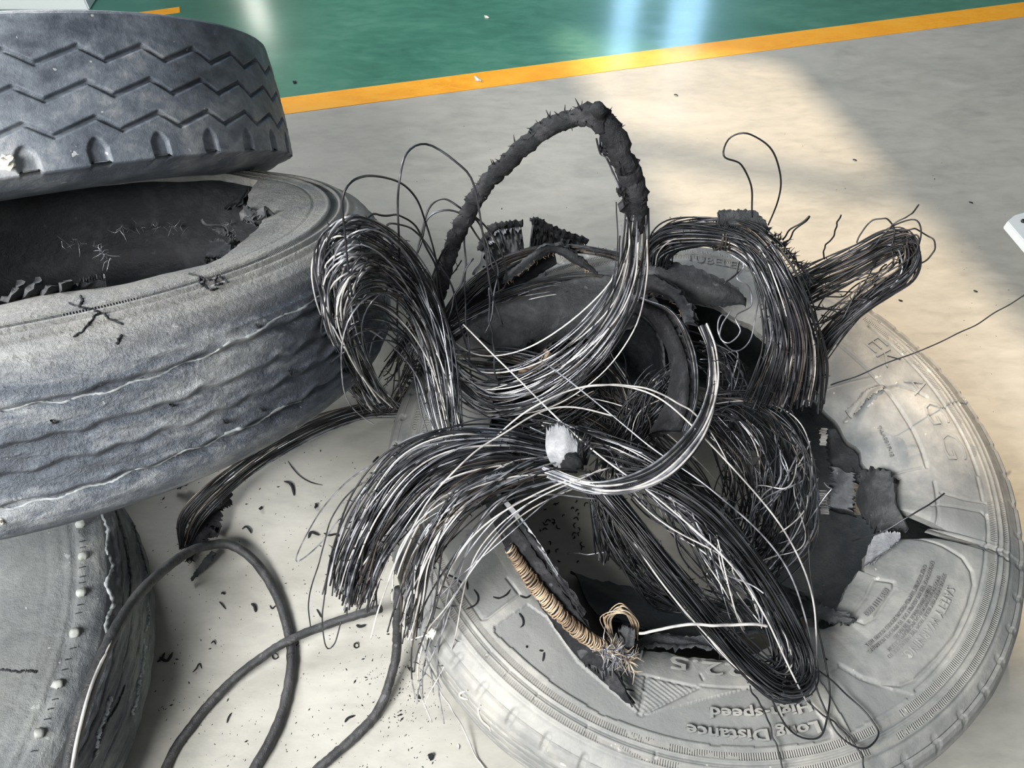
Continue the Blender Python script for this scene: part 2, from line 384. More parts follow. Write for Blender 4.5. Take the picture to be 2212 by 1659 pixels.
tri = [xy(1320, 1440), xy(1398, 1458), xy(1511, 1484), xy(1387, 1545)]
LN.append((tri + [tri[0]], .0022, .0016)); LN.append(([xy(1397, 1459), xy(1392, 1487)], .003, .002)); LN.append(([xy(1389, 1498), xy(1381, 1540)], .003, .002))
LN.append(([xy(986, 1250), xy(1007, 1288), xy(1040, 1337), xy(1052, 1335), xy(1122, 1282), xy(1095, 1248)], .0025, .0018))
LN.append(([xy(1516, 1453), xy(1521, 1466)], .002, .0012))
LN.append((arc(.3666, th_of(1511, 1484), th_of(1700, 1482)), .0015, .0014))
LN.append(([xy(2124, 1174), xy(2150, 1183), xy(2185, 1206)], .004, .0016))
for c_ in [[(1900, 832), (1925, 836), (1942, 832), (1975, 842), (2000, 856)], [(1842, 886), (1860, 866), (1872, 842), (1900, 832)], [(1660, 760), (1700, 765)]]:
    LN.append(([xy(*q) for q in c_], .003, .0025))
for (a, b) in [(1095, 1452), (1160, 1500), (1270, 1566), (1420, 1608), (1060, 1405)]:
    t = th_of(a, b); LN.append(([(.462*math.cos(t), .462*math.sin(t)), (.470*math.cos(t), .470*math.sin(t))], .002, .0013))
lug0 = th_of(965, 1440, .23); lugp = abs(th_of(895, 1325, .23) - lug0)*.62
lugp = 2*PI/round(2*PI/max(lugp, .05))
def disp_fore(th, r, z, kd):
    d = np.zeros_like(r); x, y = r*np.cos(th), r*np.sin(th)
    s = (kd == 2) & (r < .503)
    xs, ys, rs = x[s], y[s], r[s]; v = np.zeros_like(xs)
    for pl, dep, wd in LN:
        pa = np.array(pl); mk = (xs > pa[:, 0].min()-.01) & (xs < pa[:, 0].max()+.01) & (ys > pa[:, 1].min()-.01) & (ys < pa[:, 1].max()+.01)
        q = seg_dist(xs[mk], ys[mk], pl); v[mk] = np.minimum(v[mk], -1.5*dep*np.exp(-(q/wd)**2))
    for pl in (pan1, pan2): v = np.where(inpoly(xs, ys, pl), v-.003, v)
    v = v + np.where(inpoly(xs, ys, tri), -.0008 + .0009*np.sin((xs*.62+ys*.78)*2*PI/.0052), 0)
    v = v + .0022*((rs > .4565) & (rs < .4585)) - .003*np.exp(-((rs-.4602)/.0012)**2) - .0018*sst(rs, .4595, .4605) + .0028*((rs > .4655) & (rs < .467)) + .0014*((rs > .4757) & (rs < .478)) - .003*np.exp(-((rs-.4795)/.0013)**2) - .004*sst(rs, .479, .4815)
    v = v + fsum(th[s], 5, [3, 5, 8, 13], .0022)*np.exp(-((rs-.40)/.06)**2)
    d[s] = v
    # oval sipes round the shoulder
    sh = (kd == 2) & (r > .480)
    a = (th[sh]-lug0 + lugp/2) % lugp - lugp/2; rr = r[sh]
    q = np.sqrt((a*.5)**2 + (np.maximum(np.abs(rr-.502)-.006, 0))**2)
    d[sh] += -.0042*np.where(np.cos(th[sh]) > .2, .4, 1)*(1-sst(q, .0035, .0065))
    t = kd == 1
    for zc in (.07, .105, .145, .18): d[t] += -.008*np.exp(-(((z[t]-zc)+.002*np.sin(th[t]*60))/.0035)**4)
    d += fsum(th, 9, [17, 29, 53], .0006)
    return d
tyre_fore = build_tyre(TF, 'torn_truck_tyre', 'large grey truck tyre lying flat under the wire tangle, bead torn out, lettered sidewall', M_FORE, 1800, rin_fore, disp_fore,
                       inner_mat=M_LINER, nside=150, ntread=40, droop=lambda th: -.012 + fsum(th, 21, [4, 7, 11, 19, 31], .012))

me = [c for c in tyre_fore.children if c.name.startswith('casing')][0].data; n_ = len(me.vertices); c_ = np.zeros(n_*3, np.float32); me.vertices.foreach_get('co', c_); c_ = c_.reshape(-1, 3)
pa_ = me.attributes.new('panel', 'FLOAT', 'POINT'); ok_ = c_[:, 2] > .2
pan3 = [xy(*q) for q in [(2035, 1064), (2120, 1086), (2132, 1100), (2124, 1172), (2060, 1150), (2014, 1134), (2017, 1085)]]; pan4 = [xy(1809, 734), xy(1855, 768), xy(1890, 804), xy(1898, 822), xy(1838, 836), xy(1800, 800)]
pan5 = [xy(1122, 1282), xy(1052, 1335), xy(1040, 1337), xy(986, 1250), xy(940, 1150), xy(1040, 1140)]
pa_.data.foreach_set('value', (ok_ & (inpoly(c_[:, 0], c_[:, 1], pan1) | inpoly(c_[:, 0], c_[:, 1], pan2) | inpoly(c_[:, 0], c_[:, 1], pan3) | inpoly(c_[:, 0], c_[:, 1], pan4) | inpoly(c_[:, 0], c_[:, 1], pan5)) & ~inpoly(c_[:, 0], c_[:, 1], tri)).astype(np.float32))
# raised lettering bent round the sidewall, reading clockwise with the tops outward
def lettering(T, parent, text, th0, r0, size, z, mat, ext=.0016, sx=1.0, bold=0.0, length=None, name='raised_lettering'):
    cu = bpy.data.curves.new('lettering', 'FONT'); cu.body = text; cu.size = size; cu.extrude = ext; cu.offset = bold; cu.resolution_u = 2
    ob = bpy.data.objects.new('lettering', cu); COL.objects.link(ob)
    dg = bpy.context.evaluated_depsgraph_get(); me = bpy.data.meshes.new_from_object(ob.evaluated_get(dg))
    bpy.data.objects.remove(ob)
    n = len(me.vertices); c = np.zeros(n*3, np.float32); me.vertices.foreach_get('co', c); c = c.reshape(-1, 3).astype(float)
    c[:, 0] -= c[:, 0].min()
    s = (length/c[:, 0].max()) if length else sx
    c[:, 0] *= s
    r = r0 + c[:, 1]; th = th0 - c[:, 0]/r0
    zz = (T.ztop(r) if z is None else z + 0*r) + c[:, 2]
    me.vertices.foreach_set('co', np.stack([r*np.cos(th), r*np.sin(th), zz], 1).astype(np.float32).ravel()); me.update()
    me.name = name; me.materials.append(mat)
    o = bpy.data.objects.new(name, me); COL.objects.link(o); o.parent = parent
    return o
M_LET = rubber('raised_letter_rubber', (.22, .225, .225), (.33, .33, .32), (.42, .415, .39), 8, .55)
M_LETD = rubber('darker_small_letter_rubber', (.15, .152, .15), (.21, .21, .21), (.28, .28, .27), 8, .6)  # letter rubber in a darker grey than the other raised letters
def put(text, p0, p1, size, mat=M_LET, ext=.0018, bold=.0, dz=0.0):
    t0, ra = TF.px(*p0, .25); t1, rb = TF.px(*p1, .25); r0 = (ra+rb)/2
    ln_ = abs(wrap(t0-t1))*r0
    o = lettering(TF, tyre_fore, text, t0, r0, size, None, mat, ext, bold=bold, length=ln_)
    if dz: o.location.z = dz
    return o
put('SAFETY WARNING:', (2038, 1262), (1952, 1418), .0175, M_LET, .0014)
t, ra = TF.px(2038, 1262, .25); t1, rb = TF.px(1952, 1418, .25)
lines = ['SERIOUS INJURY MAY RESULT FROM: TIRE FAILURE DUE TO', 'UNDERINFLATION/OVERLOADING/MISAPPLICATION-', 'FOLLOW OWNERS MANUAL OR TIRE PLACARD', 'EXPLOSION OF TIRE RIM ASSEMBLY DUE TO IMPROPER MOUNTING-', 'ONLY SPECIALLY TRAINED PERSONS SHOULD MOUNT TIRES.']
ends = [((2028, 1234), (1922, 1424)), ((2018, 1240), (1918, 1408)), ((2000, 1262), (1932, 1380)), ((2004, 1208), (1876, 1412)), ((1990, 1215), (1872, 1396))]
for tx, (a, b) in zip(lines, ends): put(tx, a, b, .0075, M_LETD, .0009)
put('0030 1111 0000', (1912, 1262), (1872, 1322), .011, M_LETD, .0009)
put('Long Distance', (1765, 1560), (1482, 1562), .020, M_FORE, .0022, .0004, .0005); put('High-speed', (1745, 1512), (1533, 1530), .019, M_FORE, .0022, .0004, .0005)
put('22.5', (1610, 1420), (1450, 1418), .027, M_FORE, .0018); put('R', (1392, 1400), (1368, 1396), .02, M_LET, .0016)
put('T', (1482, 560), (1500, 563), .03, M_LETD, .0012); put('UBELESS', (1503, 563), (1618, 590), .03, M_LETD, .0012)
for ch, a, b in [('E', (1868, 742), (1888, 764)), ('K', (1892, 768), (1915, 795)), ('A', (1950, 822), (1975, 855)), ('G', (1985, 872), (2012, 918)), ('G', (2020, 936), (2046, 992))]:
    put(ch, a, b, .052, M_FORE, .0018, -.0008)
put('T-LA0017-12', (1900, 912), (1932, 978), .007, M_LETD, .0008)
# torn wad in the near edge and fold marks come with the flaps further down

# --- middle tyre (leaning)
mn = np.array([-.051, .52, 1]); mn /= np.linalg.norm(mn); mc = np.array([-.731, .861, .509])
TM = Tyre(mc - mn*.228, mn, .518, .24)
hole = [(0, 652), (125, 636), (230, 617), (336, 590), (439, 567), (472, 553), (510, 526), (537, 496), (572, 464), (592, 452), (560, 452), (530, 448), (513, 437), (535, 410), (556, 391)]
hp = sorted(TM.px(a, b, .235) for a, b in hole)
def rin_mid(th):
    a = np.array([q[0] for q in hp]); r = np.array([q[1] for q in hp]); a = np.append(a, [a[-1]+.5, a[0]-.5+2*PI]); r = np.append(r, [.415, .42])
    v = np.interp(wrap(th), a, r, period=2*PI)
    return np.clip(v + fsum(th, 6, [19, 41, 67, 101], .0025), .28, .44)
def disp_mid(th, r, z, kd):
    d = np.zeros_like(r); s = kd == 2; rs = r[s]
    v = -.004*np.exp(-((rs-.453)/.006)**4) + .0035*np.exp(-((rs-.4625)/.002)**2) + .0028*np.exp(-((rs-.444)/.0018)**2) - .005*np.exp(-((rs-.469)/.003)**4) + .002*np.exp(-((rs-.475)/.002)**2) - .003*sst(rs, .479, .482) - .002*np.exp(-((rs-.42)/.0015)**2)
    d[s] = v + fsum(th[s], 15, [3, 7, 12], .004)*np.exp(-((rs-.38)/.06)**2)
    t = kd == 1; tt = th[t]; zz = z[t]
    for i, (zc, dep) in enumerate(((.172, .006), (.132, .004), (.10, .004), (.065, .006))):
        zc2 = zc + fsum(tt, 40+i, [37, 61, 90], .0022) + .0018*np.sin(tt*64)
        d[t] += -dep*np.exp(-((zz-zc2)/.004)**2) + .0028*np.exp(-((zz-zc2-.009)/.004)**2)
    d[t] += fsum(tt + zz*7, 50, [31, 53, 91, 140], .0013)*np.sin(zz*90) + .0016*np.sin(zz*200+3*np.sin(tt*23))*sst(fsum(tt*1.0+zz*3, 51, [6, 11, 17], 1), 0, 1)
    return d
tyre_mid = build_tyre(TM, 'leaning_truck_tyre', 'blue-grey smeared truck tyre propped at a slant in the middle of the left stack', M_MID, 1200, rin_mid, disp_mid,
                      nside=90, ntread=90, droop=lambda th: -.004+fsum(th, 22, [5, 9, 17], .006))
# --- upper tyre
un = np.array([-.253, .809, 1]); un /= np.linalg.norm(un); uc = np.array([-.97, 1.236, .376]) + np.array([0, 0, .012])
TU = Tyre(uc - un*.125, un, .509, .25); TU.sq = .32
nper = 34; uph = TU.px(152, 122, .18)[0]
def saw(th):
    ph = ((th - uph)/(2*PI/nper)) % 1.0      # grows to the right in the picture
    return .0105*np.where(ph < .34, 1 - 2*ph/.34, -1 + 2*(ph-.34)/.66)
def disp_up(th, r, z, kd):
    d = np.zeros_like(r); t = kd == 1; tt, zz = th[t], z[t]
    v = np.zeros_like(tt)
    for zc in (.076, .125, .174):
        q = np.abs(zz - (zc + saw(tt - (zc-.174)*.10)))
        v = v - .008*(1-sst(q, .0022, .0042)) + .0
    # notches along the lower shoulder
    per = 2*PI/nper; a = (tt - uph + .03 + per/2) % per - per/2
    wv = .5*a; up = .056 - (np.abs(wv)/.014)**2*.016
    v += -.007*(1-sst(np.abs(wv), .012, .0145))*(1-sst(zz, up, up+.004))
    d[t] = v + fsum(tt+zz*9, 60, [13, 29, 47], .0008)
    s = kd == 2; d[s] = -.003*np.exp(-((r[s]-.47)/.003)**4)
    b = (kd == 0); d[b] = -.004*sst(r[b], .478, .482)
    return d
tyre_up = build_tyre(TU, 'zigzag_tread_tyre', 'slate truck tyre with three zigzag grooves, tilted on top of the left stack', M_UP, 1440, lambda th: .29+fsum(th, 8, [9, 17, 31], .004), disp_up,
                     nside=40, ntread=130, crown=.006)
# --- bottom tyre
TL = Tyre((-1.10, .286, 0), (0, 0, 1), .52, .245)
lg0 = TL.px(174, 1134, .22)[0]; lg1 = TL.px(180, 1202, .22)[0]; lgp = 2*PI/round(2*PI/abs(lg1-lg0))
def disp_low(th, r, z, kd):
    d = np.zeros_like(r); s = (kd == 2)
    rs, tt = r[s], th[s]
    v = -.004*np.exp(-((rs-.478)/.003)**4) - .002*np.exp(-((rs-.463)/.002)**2) - .002*np.exp(-((rs-.440)/.002)**2)
    a = (tt-lg0+lgp/2) % lgp - lgp/2
    d[s] = v + fsum(tt, 70, [5, 9, 21], .002)
    t = kd == 1; tt, zz = th[t], z[t]
    for i, (zc, dep) in enumerate(((.185, .010), (.15, .008), (.11, .008), (.075, .006))):
        zc2 = zc + fsum(tt, 80+i, [21, 37, 61, 97], .005)
        d[t] += -dep*np.exp(-((zz-zc2)/.003)**2) + .003*np.exp(-((zz-zc2-.008)/.004)**2)
    d[t] += fsum(tt*1.0+zz*5, 90, [43, 71, 111], .0016)*np.sin(zz*120)
    return d
tyre_low = build_tyre(TL, 'flat_worn_tyre', 'worn truck tyre lying on the floor beneath the leaning tyre at lower left', M_LOW, 1080, lambda th: .30+fsum(th, 9, [9, 17], .004), disp_low, nside=60, ntread=90)


# ------------------------------------------------------------------ wires
def frames(P):
    T = np.gradient(P, axis=0); T /= np.linalg.norm(T, axis=1)[:, None] + 1e-12
    u = np.cross(T[0], [0.13, .2, 1.]); u /= np.linalg.norm(u); U = [u]
    for i in range(1, len(P)):
        u = U[-1] - T[i]*np.dot(U[-1], T[i]); u /= np.linalg.norm(u) + 1e-12; U.append(u)
    U = np.array(U); return T, U, np.cross(T, U)
def tube(P, r, k=5, caps=True):
    n = len(P); r = np.broadcast_to(r, (n,)) if np.ndim(r) < 2 else r
    T, U, V = frames(P); a = np.linspace(0, 2*PI, k, endpoint=False)
    if np.ndim(r) == 1: r = r[:, None]*np.ones((1, k))
    v = (P[:, None] + r[..., None]*(np.cos(a)[None, :, None]*U[:, None] + np.sin(a)[None, :, None]*V[:, None])).reshape(-1, 3)
    i = np.arange(n*k).reshape(n, k); j = np.roll(i, -1, 1)
    f = np.stack([i[:-1], j[:-1], j[1:], i[1:]], -1).reshape(-1, 4)
    if caps:
        v = np.vstack([v, P[0], P[-1]]); c0, c1 = n*k, n*k+1
        f = np.vstack([f, np.stack([j[0], i[0], np.full(k, c0), np.full(k, c0)], -1), np.stack([i[-1], j[-1], np.full(k, c1), np.full(k, c1)], -1)])
    return v, f
def tube_obj(name, P, r, mat, parent=None, off=None, k=5, caps=False):
    v, f = tube(P, r, k, caps)
    if caps:
        quads = f[:-2*k] ; fl = [tuple(q) for q in quads] + [tuple(q[:3]) for q in f[-2*k:]]
        return mesh_obj(name, v, fl, mat, parent, off)
    return mesh_obj(name, v, f, mat, parent, off)
def shreds(paths, n, name, parent, off, mat, ln=(.004, .012), r=.0006, seed=1):
    g = np.random.default_rng(seed); V = []; F = []; b = 0
    for _ in range(n):
        P = paths[g.integers(len(paths))]; p = P[g.integers(2, len(P)-2)]
        d1 = g.normal(size=3); d1 /= np.linalg.norm(d1); d2 = d1 + g.normal(size=3)*.7; d2 /= np.linalg.norm(d2); l = g.uniform(*ln)
        q = np.array([p, p + d1*l*.5, p + d1*l*.5 + d2*l*.5])
        v, f = tube(q, np.array([r*1.6, r*1.2, r*.3]), 3, False); V.append(v); F.append(f+b); b += len(v)
    o = mesh_obj(name, np.vstack(V), np.vstack(F), mat, parent, off); o['kind'] = 'stuff'; return o
WMIX = {'arch': (.36, .43, .11, .04, .06), 'sweep': (.34, .16, .28, .18, .04), 'mix': (.34, .24, .24, .12, .06), 'dark': (.20, .64, .07, .02, .07), 'bright': (.18, .15, .36, .27, .04), 'brown': (.2, .45, .05, .02, .28), 'blue': (.40, .15, .28, .14, .03)}
def wave(t, g, amp, kmax=3):
    o = np.zeros((len(t), 3))
    for k in range(1, kmax+1):
        o += np.sin(t[:, None]*PI*k*1.3 + g.uniform(0, 6.28, 3))*g.normal(size=3)/k
    return o*amp
def bundle(name, label, A, B, n, mix='mix', r=(.0009, .00135), jit=.006, thick=.02, trim=(0, .04), seed=0, ns=54, barbs=None, group=None, cat='wire bundle', part='wire', C=None, zmin=.003, ends=None):
    g = np.random.default_rng(seed+100)
    A3, B3 = spline(path(A), ns), spline(path(B), ns); C3 = spline(path(C), ns) if C else None
    base = (A3[-1]+B3[-1])/2; base[2] = 0
    e = empty(name, base, label, cat, group); t = np.linspace(0, 1, ns); PS = []
    w_ = WMIX[mix]
    for i in range(n):
        u = (i+.5)/n*.9 + .05 + g.uniform(-.5, .5)*.12
        if C3 is None: P = A3*(1-u) + B3*u
        else: P = A3*(1-u)**2 + 2*C3*u*(1-u) + B3*u*u
        P = P + wave(t, g, jit) + np.array([0, 0, 1.])*thick*g.uniform(-1, 1)*np.sin(PI*np.clip(t*1.1, 0.08, .95))[:, None]
        if ends: P = P + (ends*g.normal(size=3))*(t**4)[:, None]
        P[:, 2] = np.maximum(P[:, 2], zmin)
        a = g.uniform(0, trim[0]) if trim[0] > 0 else 0; b = 1 - (g.uniform(0, trim[1]) if trim[1] > 0 else 0)
        i0, i1 = int(a*ns), max(int(b*ns), int(a*ns)+6)
        P = P[i0:i1]; PS.append(P)
        m = M_W[g.choice(5, p=np.array(w_)/sum(w_))]
        tube_obj(part, P, g.uniform(*r), m, e, base)
    if barbs is None: barbs = n*9
    if barbs: shreds(PS, barbs, 'rubber_shreds', e, base, M_BLACK, seed=seed)
    return e
def strand(name, label, pts, r, mat, cat='wire', group=None, ns=70, wob=.0, seed=0, k=8, zmin=None, lump=.0):
    g = np.random.default_rng(seed); P = spline(path(pts), ns) + wave(np.linspace(0, 1, ns)*3, g, wob)
    P[:, 2] = np.maximum(P[:, 2], (r if zmin is None else zmin))
    base = P[0].copy(); base[2] = 0
    rr = r*(1 + lump*g.normal(size=(ns, k))) if lump else np.full(ns, r)
    v, f = tube(P, rr, k, True); fl = [tuple(q) for q in f[:-2*k]] + [tuple(q[:3]) for q in f[-2*k:]]
    o = mesh_obj(name, v - base, fl, mat); o.location = base
    return tag(o, label, cat, group), P
def ribbon(name, A, B, mat, parent=None, off=None, ns=40, nc=8, thick=.005, noise_=.002, jag=.004, bow=0.0, seed=0, tdir=None):
    g = np.random.default_rng(seed+500); A3, B3 = spline(path(A), ns), spline(path(B), ns)
    c = np.linspace(0, 1, nc)[None, :, None]; P = A3[:, None]*(1-c) + B3[:, None]*c
    wv = (B3-A3); T = np.gradient((A3+B3)/2, axis=0); nrm = np.cross(wv + 1e-6, T); nrm /= np.linalg.norm(nrm, axis=1)[:, None] + 1e-9
    if nrm[:, 2].mean() < 0: nrm = -nrm
    P = P + nrm[:, None]*bow*np.sin(PI*c)
    i, j = np.meshgrid(np.linspace(0, 1, ns), np.linspace(0, 1, nc), indexing='ij')
    h = sum(g.normal()*np.sin(i*k*4 + j*l*3 + g.uniform(0, 6)) / (k+l) for k in range(1, 5) for l in range(1, 4))
    P = P + nrm[:, None]*(h*noise_)[..., None]
    P[:, 0] += g.normal(size=(ns, 1))*jag*.6*(wv/(np.linalg.norm(wv, axis=1)[:, None]+1e-6)); P[:, -1] += g.normal(size=(ns, 1))*jag*.6*(wv/(np.linalg.norm(wv, axis=1)[:, None]+1e-6))
    Q = P - nrm[:, None]*thick*(1 + .3*g.normal(size=(ns, nc, 1)))
    lowz = min(P[..., 2].min(), Q[..., 2].min())
    if lowz < .001:
        P[..., 2] = np.maximum(P[..., 2], thick+.001); Q[..., 2] = np.maximum(Q[..., 2], .001)
    v = np.vstack([P.reshape(-1, 3), Q.reshape(-1, 3)]); n = ns*nc; I = np.arange(n).reshape(ns, nc)
    f = np.stack([I[:-1, :-1], I[1:, :-1], I[1:, 1:], I[:-1, 1:]], -1).reshape(-1, 4)
    F = [f, f[:, ::-1] + n]
    for e0, e1 in ((I[:-1, 0], I[1:, 0]), (I[1:, -1], I[:-1, -1]), (I[0, 1:], I[0, :-1]), (I[-1, :-1], I[-1, 1:])):
        F.append(np.stack([e0, e0+n, e1+n, e1], -1)[:, ::-1])
    o = mesh_obj(name, v, np.vstack(F), mat, parent, off); return o
def flap(name, label, A, B, mat, cat='rubber scrap', group=None, fringe=0, fcol=None, **k):
    base = (at(*A[0]) + at(*B[-1]))/2; base[2] = 0
    e = empty(name, base, label, cat, group); ribbon('rubber_sheet', A, B, mat, e, base, **k)
    if fringe:
        P = spline(path(B), 60); shreds([P], fringe, 'frayed_cords', e, base, fcol or M_CORD, ln=(.006, .014), r=.0005, seed=len(label))
    return e

# S1: the big sweep that leaves the tall arch, dips and rises into the left fountain
bundle('bead_wire_bundle', 'sweep of wires falling from the tall arch and curling up into the upper left loops',
       lift([(1385, 470, .62), (1383, 560, .55), (1362, 680, .46), (1290, 800, .38), (1180, 885, .34), (1070, 905, .33), (985, 840, .38), (945, 740, .45), (905, 620, .52), (840, 530, .57), (760, 483, .57), (697, 530, .53), (705, 650, .46), (760, 790, .36), (805, 882, .28)]),
       lift([(1362, 470, .62), (1352, 560, .55), (1305, 650, .47), (1215, 735, .41), (1120, 790, .36), (1030, 800, .35), (965, 760, .40), (930, 690, .46), (880, 630, .50), (830, 600, .52), (775, 612, .52), (745, 680, .47), (765, 770, .40), (800, 830, .34), (850, 880, .28)]),
       46, 'sweep', jit=.011, thick=.035, trim=(0, .05), seed=1, ns=84)
bundle('bead_wire_bundle', 'stacked hoops of dark wire arching over left of the tangle beside the leaning tyre',
       lift([(1000, 985, .33), (985, 880, .37), (975, 780, .42), (950, 660, .48), (890, 560, .53), (805, 520, .55), (738, 555, .53), (716, 640, .48), (745, 740, .42), (800, 850, .33), (832, 885, .28)]),
       lift([(965, 985, .33), (935, 900, .36), (908, 810, .40), (870, 745, .43), (822, 708, .44), (765, 716, .43), (733, 770, .38), (757, 830, .33), (800, 880, .28)]),
       46, 'blue', jit=.010, thick=.02, trim=(.04, .05), seed=2, ns=64)
bundle('bead_wire_bundle', 'left pair of leaning wires rising in front of the leaning tyre to rounded loop tops',
       lift([(845, 880, .25), (775, 790, .36), (720, 680, .45), (690, 560, .52), (712, 495, .56), (770, 480, .56), (850, 520, .53), (915, 600, .46), (950, 700, .40)]),
       lift([(800, 880, .25), (748, 760, .36), (708, 640, .46), (705, 550, .52), (735, 500, .54), (800, 500, .53), (870, 560, .49), (930, 660, .42), (950, 740, .38)]),
       22, 'blue', jit=.007, thick=.01, trim=(0, .1), seed=3)
bundle('bead_wire_bundle', 'dark wires laid crosswise low behind the left hoops',
       [(860, 790, .16), (960, 780, .2), (1080, 760, .24), (1200, 765, .26), (1330, 700, .3)], [(865, 880, .12), (960, 950, .16), (1080, 975, .2), (1200, 960, .24), (1300, 900, .28)],
       75, 'dark', jit=.012, thick=.03, trim=(.1, .15), seed=4)
bundle('bead_wire_bundle', 'steep spray of dark wires rising between the left hoops and the arch leg',
       [(890, 690, .40), (920, 640, .42), (980, 560, .46), (1010, 500, .5)], [(800, 860, .2), (850, 800, .26), (900, 720, .33), (930, 640, .38)], 26, 'dark', jit=.008, thick=.02, seed=44, trim=(.1, .3))

# tall single loops at the left
loops = [
 ('thin wire hoop, tallest on the left, rising straight and bending over towards the arch leg', [(862, 850, .3), (860, 700, .42), (860, 520, .58), (866, 380, .68), (882, 325, .70), (925, 312, .70), (985, 350, .68), (1025, 400, .64), (1042, 520, .55), (1062, 620, .48), (1085, 700, .42)]),
 ('thin wire hoop bowing over the right rim of the leaning tyre', [(760, 640, .50), (742, 540, .56), (737, 440, .62), (765, 388, .64), (810, 378, .64), (870, 402, .62), (915, 470, .56), (945, 560, .5), (965, 680, .42)]),
 ('wire hoop with crooked kinks just left of the arch leg', [(905, 610, .46), (903, 520, .5), (920, 452, .54), (955, 430, .56), (1000, 448, .56), (1050, 490, .52), (1082, 560, .48), (1088, 620, .44), (1060, 640, .40)]),
 ('wire hoop peaking against the lower arch leg and running back left', [(885, 640, .45), (900, 540, .5), (930, 470, .54), (975, 455, .55), (1030, 500, .52), (1068, 570, .48), (1070, 640, .44), (1045, 720, .4)]),
 ('wire hoop peaking left above the stacked hoops', [(745, 640, .46), (770, 560, .52), (775, 490, .55), (820, 460, .57), (880, 480, .55), (935, 560, .5), (960, 680, .42)]),
 ('flat wire hoop crossing the stacked hoops', [(775, 610, .48), (790, 530, .53), (840, 485, .55), (900, 500, .53), (950, 570, .48), (990, 680, .42), (1020, 800, .36)]),
 ('narrow wire hoop standing between kinked hoops and arch leg', [(925, 690, .42), (935, 590, .47), (975, 520, .52), (1015, 475, .54), (1040, 490, .53), (1062, 560, .5), (1080, 640, .45)]),
 ('low open wire hoop in front of the gap beside the leaning tyre', [(795, 790, .36), (800, 740, .39), (830, 712, .41), (870, 722, .40), (915, 770, .37), (945, 810, .34), (950, 850, .32)]),
]
for i, (lb, pts) in enumerate(loops):
    strand('wire_hoop', lb, lift(pts), .0015, M_W[(0, 1, 1, 0, 1, 0, 1, 2)[i]], ns=60, wob=.0022, seed=i, k=6)
for i, (a, b, c) in enumerate([((1005, 490), (1005, 650), (1018, 820)), ((1020, 560), (960, 700), (915, 860)), ((1055, 620), (1062, 720), (1075, 830))]):
    strand('hanging_wire', ('nearly straight wire hanging below the arch leg', 'slanted wire crossing behind the left hoops', 'short steep wire right of the kinked hoops')[i],
           [(*a, .52), (*b, .44), (*c, .36)], .0014, M_W[0], ns=30, wob=.002, seed=30+i, k=6)

# S4/S5: lower left fountain
bundle('bead_wire_bundle', 'thick blue-black fountain of wires spilling down left over the floor',
       [(1195, 955, .40), (1080, 925, .43), (960, 930, .45), (860, 975, .45), (780, 1070, .42), (728, 1180, .36), (705, 1300, .30)],
       [(1180, 1010, .38), (1090, 1010, .41), (1000, 1035, .42), (920, 1090, .40), (860, 1170, .36), (820, 1250, .31), (790, 1335, .26)],
       96, 'blue', r=(.0010, .0015), jit=.006, thick=.022, trim=(0, .10), seed=5, ns=50, ends=.006)
bundle('bead_wire_bundle', 'under layer of black wires below the lower left fountain',
       [(1190, 975, .36), (1080, 950, .39), (960, 960, .40), (865, 1010, .40), (795, 1100, .37), (745, 1200, .31), (725, 1310, .25)],
       [(1180, 1005, .34), (1090, 1000, .37), (1000, 1030, .37), (925, 1080, .35), (868, 1150, .31), (825, 1240, .26), (795, 1325, .22)],
       70, 'dark', r=(.0012, .0018), jit=.006, thick=.015, trim=(0, .10), seed=6, ns=44, barbs=200)
bundle('bead_wire_bundle', 'ragged right-hand tail of the lower left fountain with uneven cut ends',
       [(1170, 1005, .40), (1070, 1025, .43), (960, 1090, .43), (890, 1200, .38), (840, 1370, .26)],
       [(1240, 1000, .38), (1120, 1040, .42), (1010, 1110, .42), (935, 1230, .37), (890, 1400, .24)],
       46, 'mix', r=(.0010, .0014), jit=.008, thick=.02, trim=(0, .22), seed=7, ns=46, ends=.008)
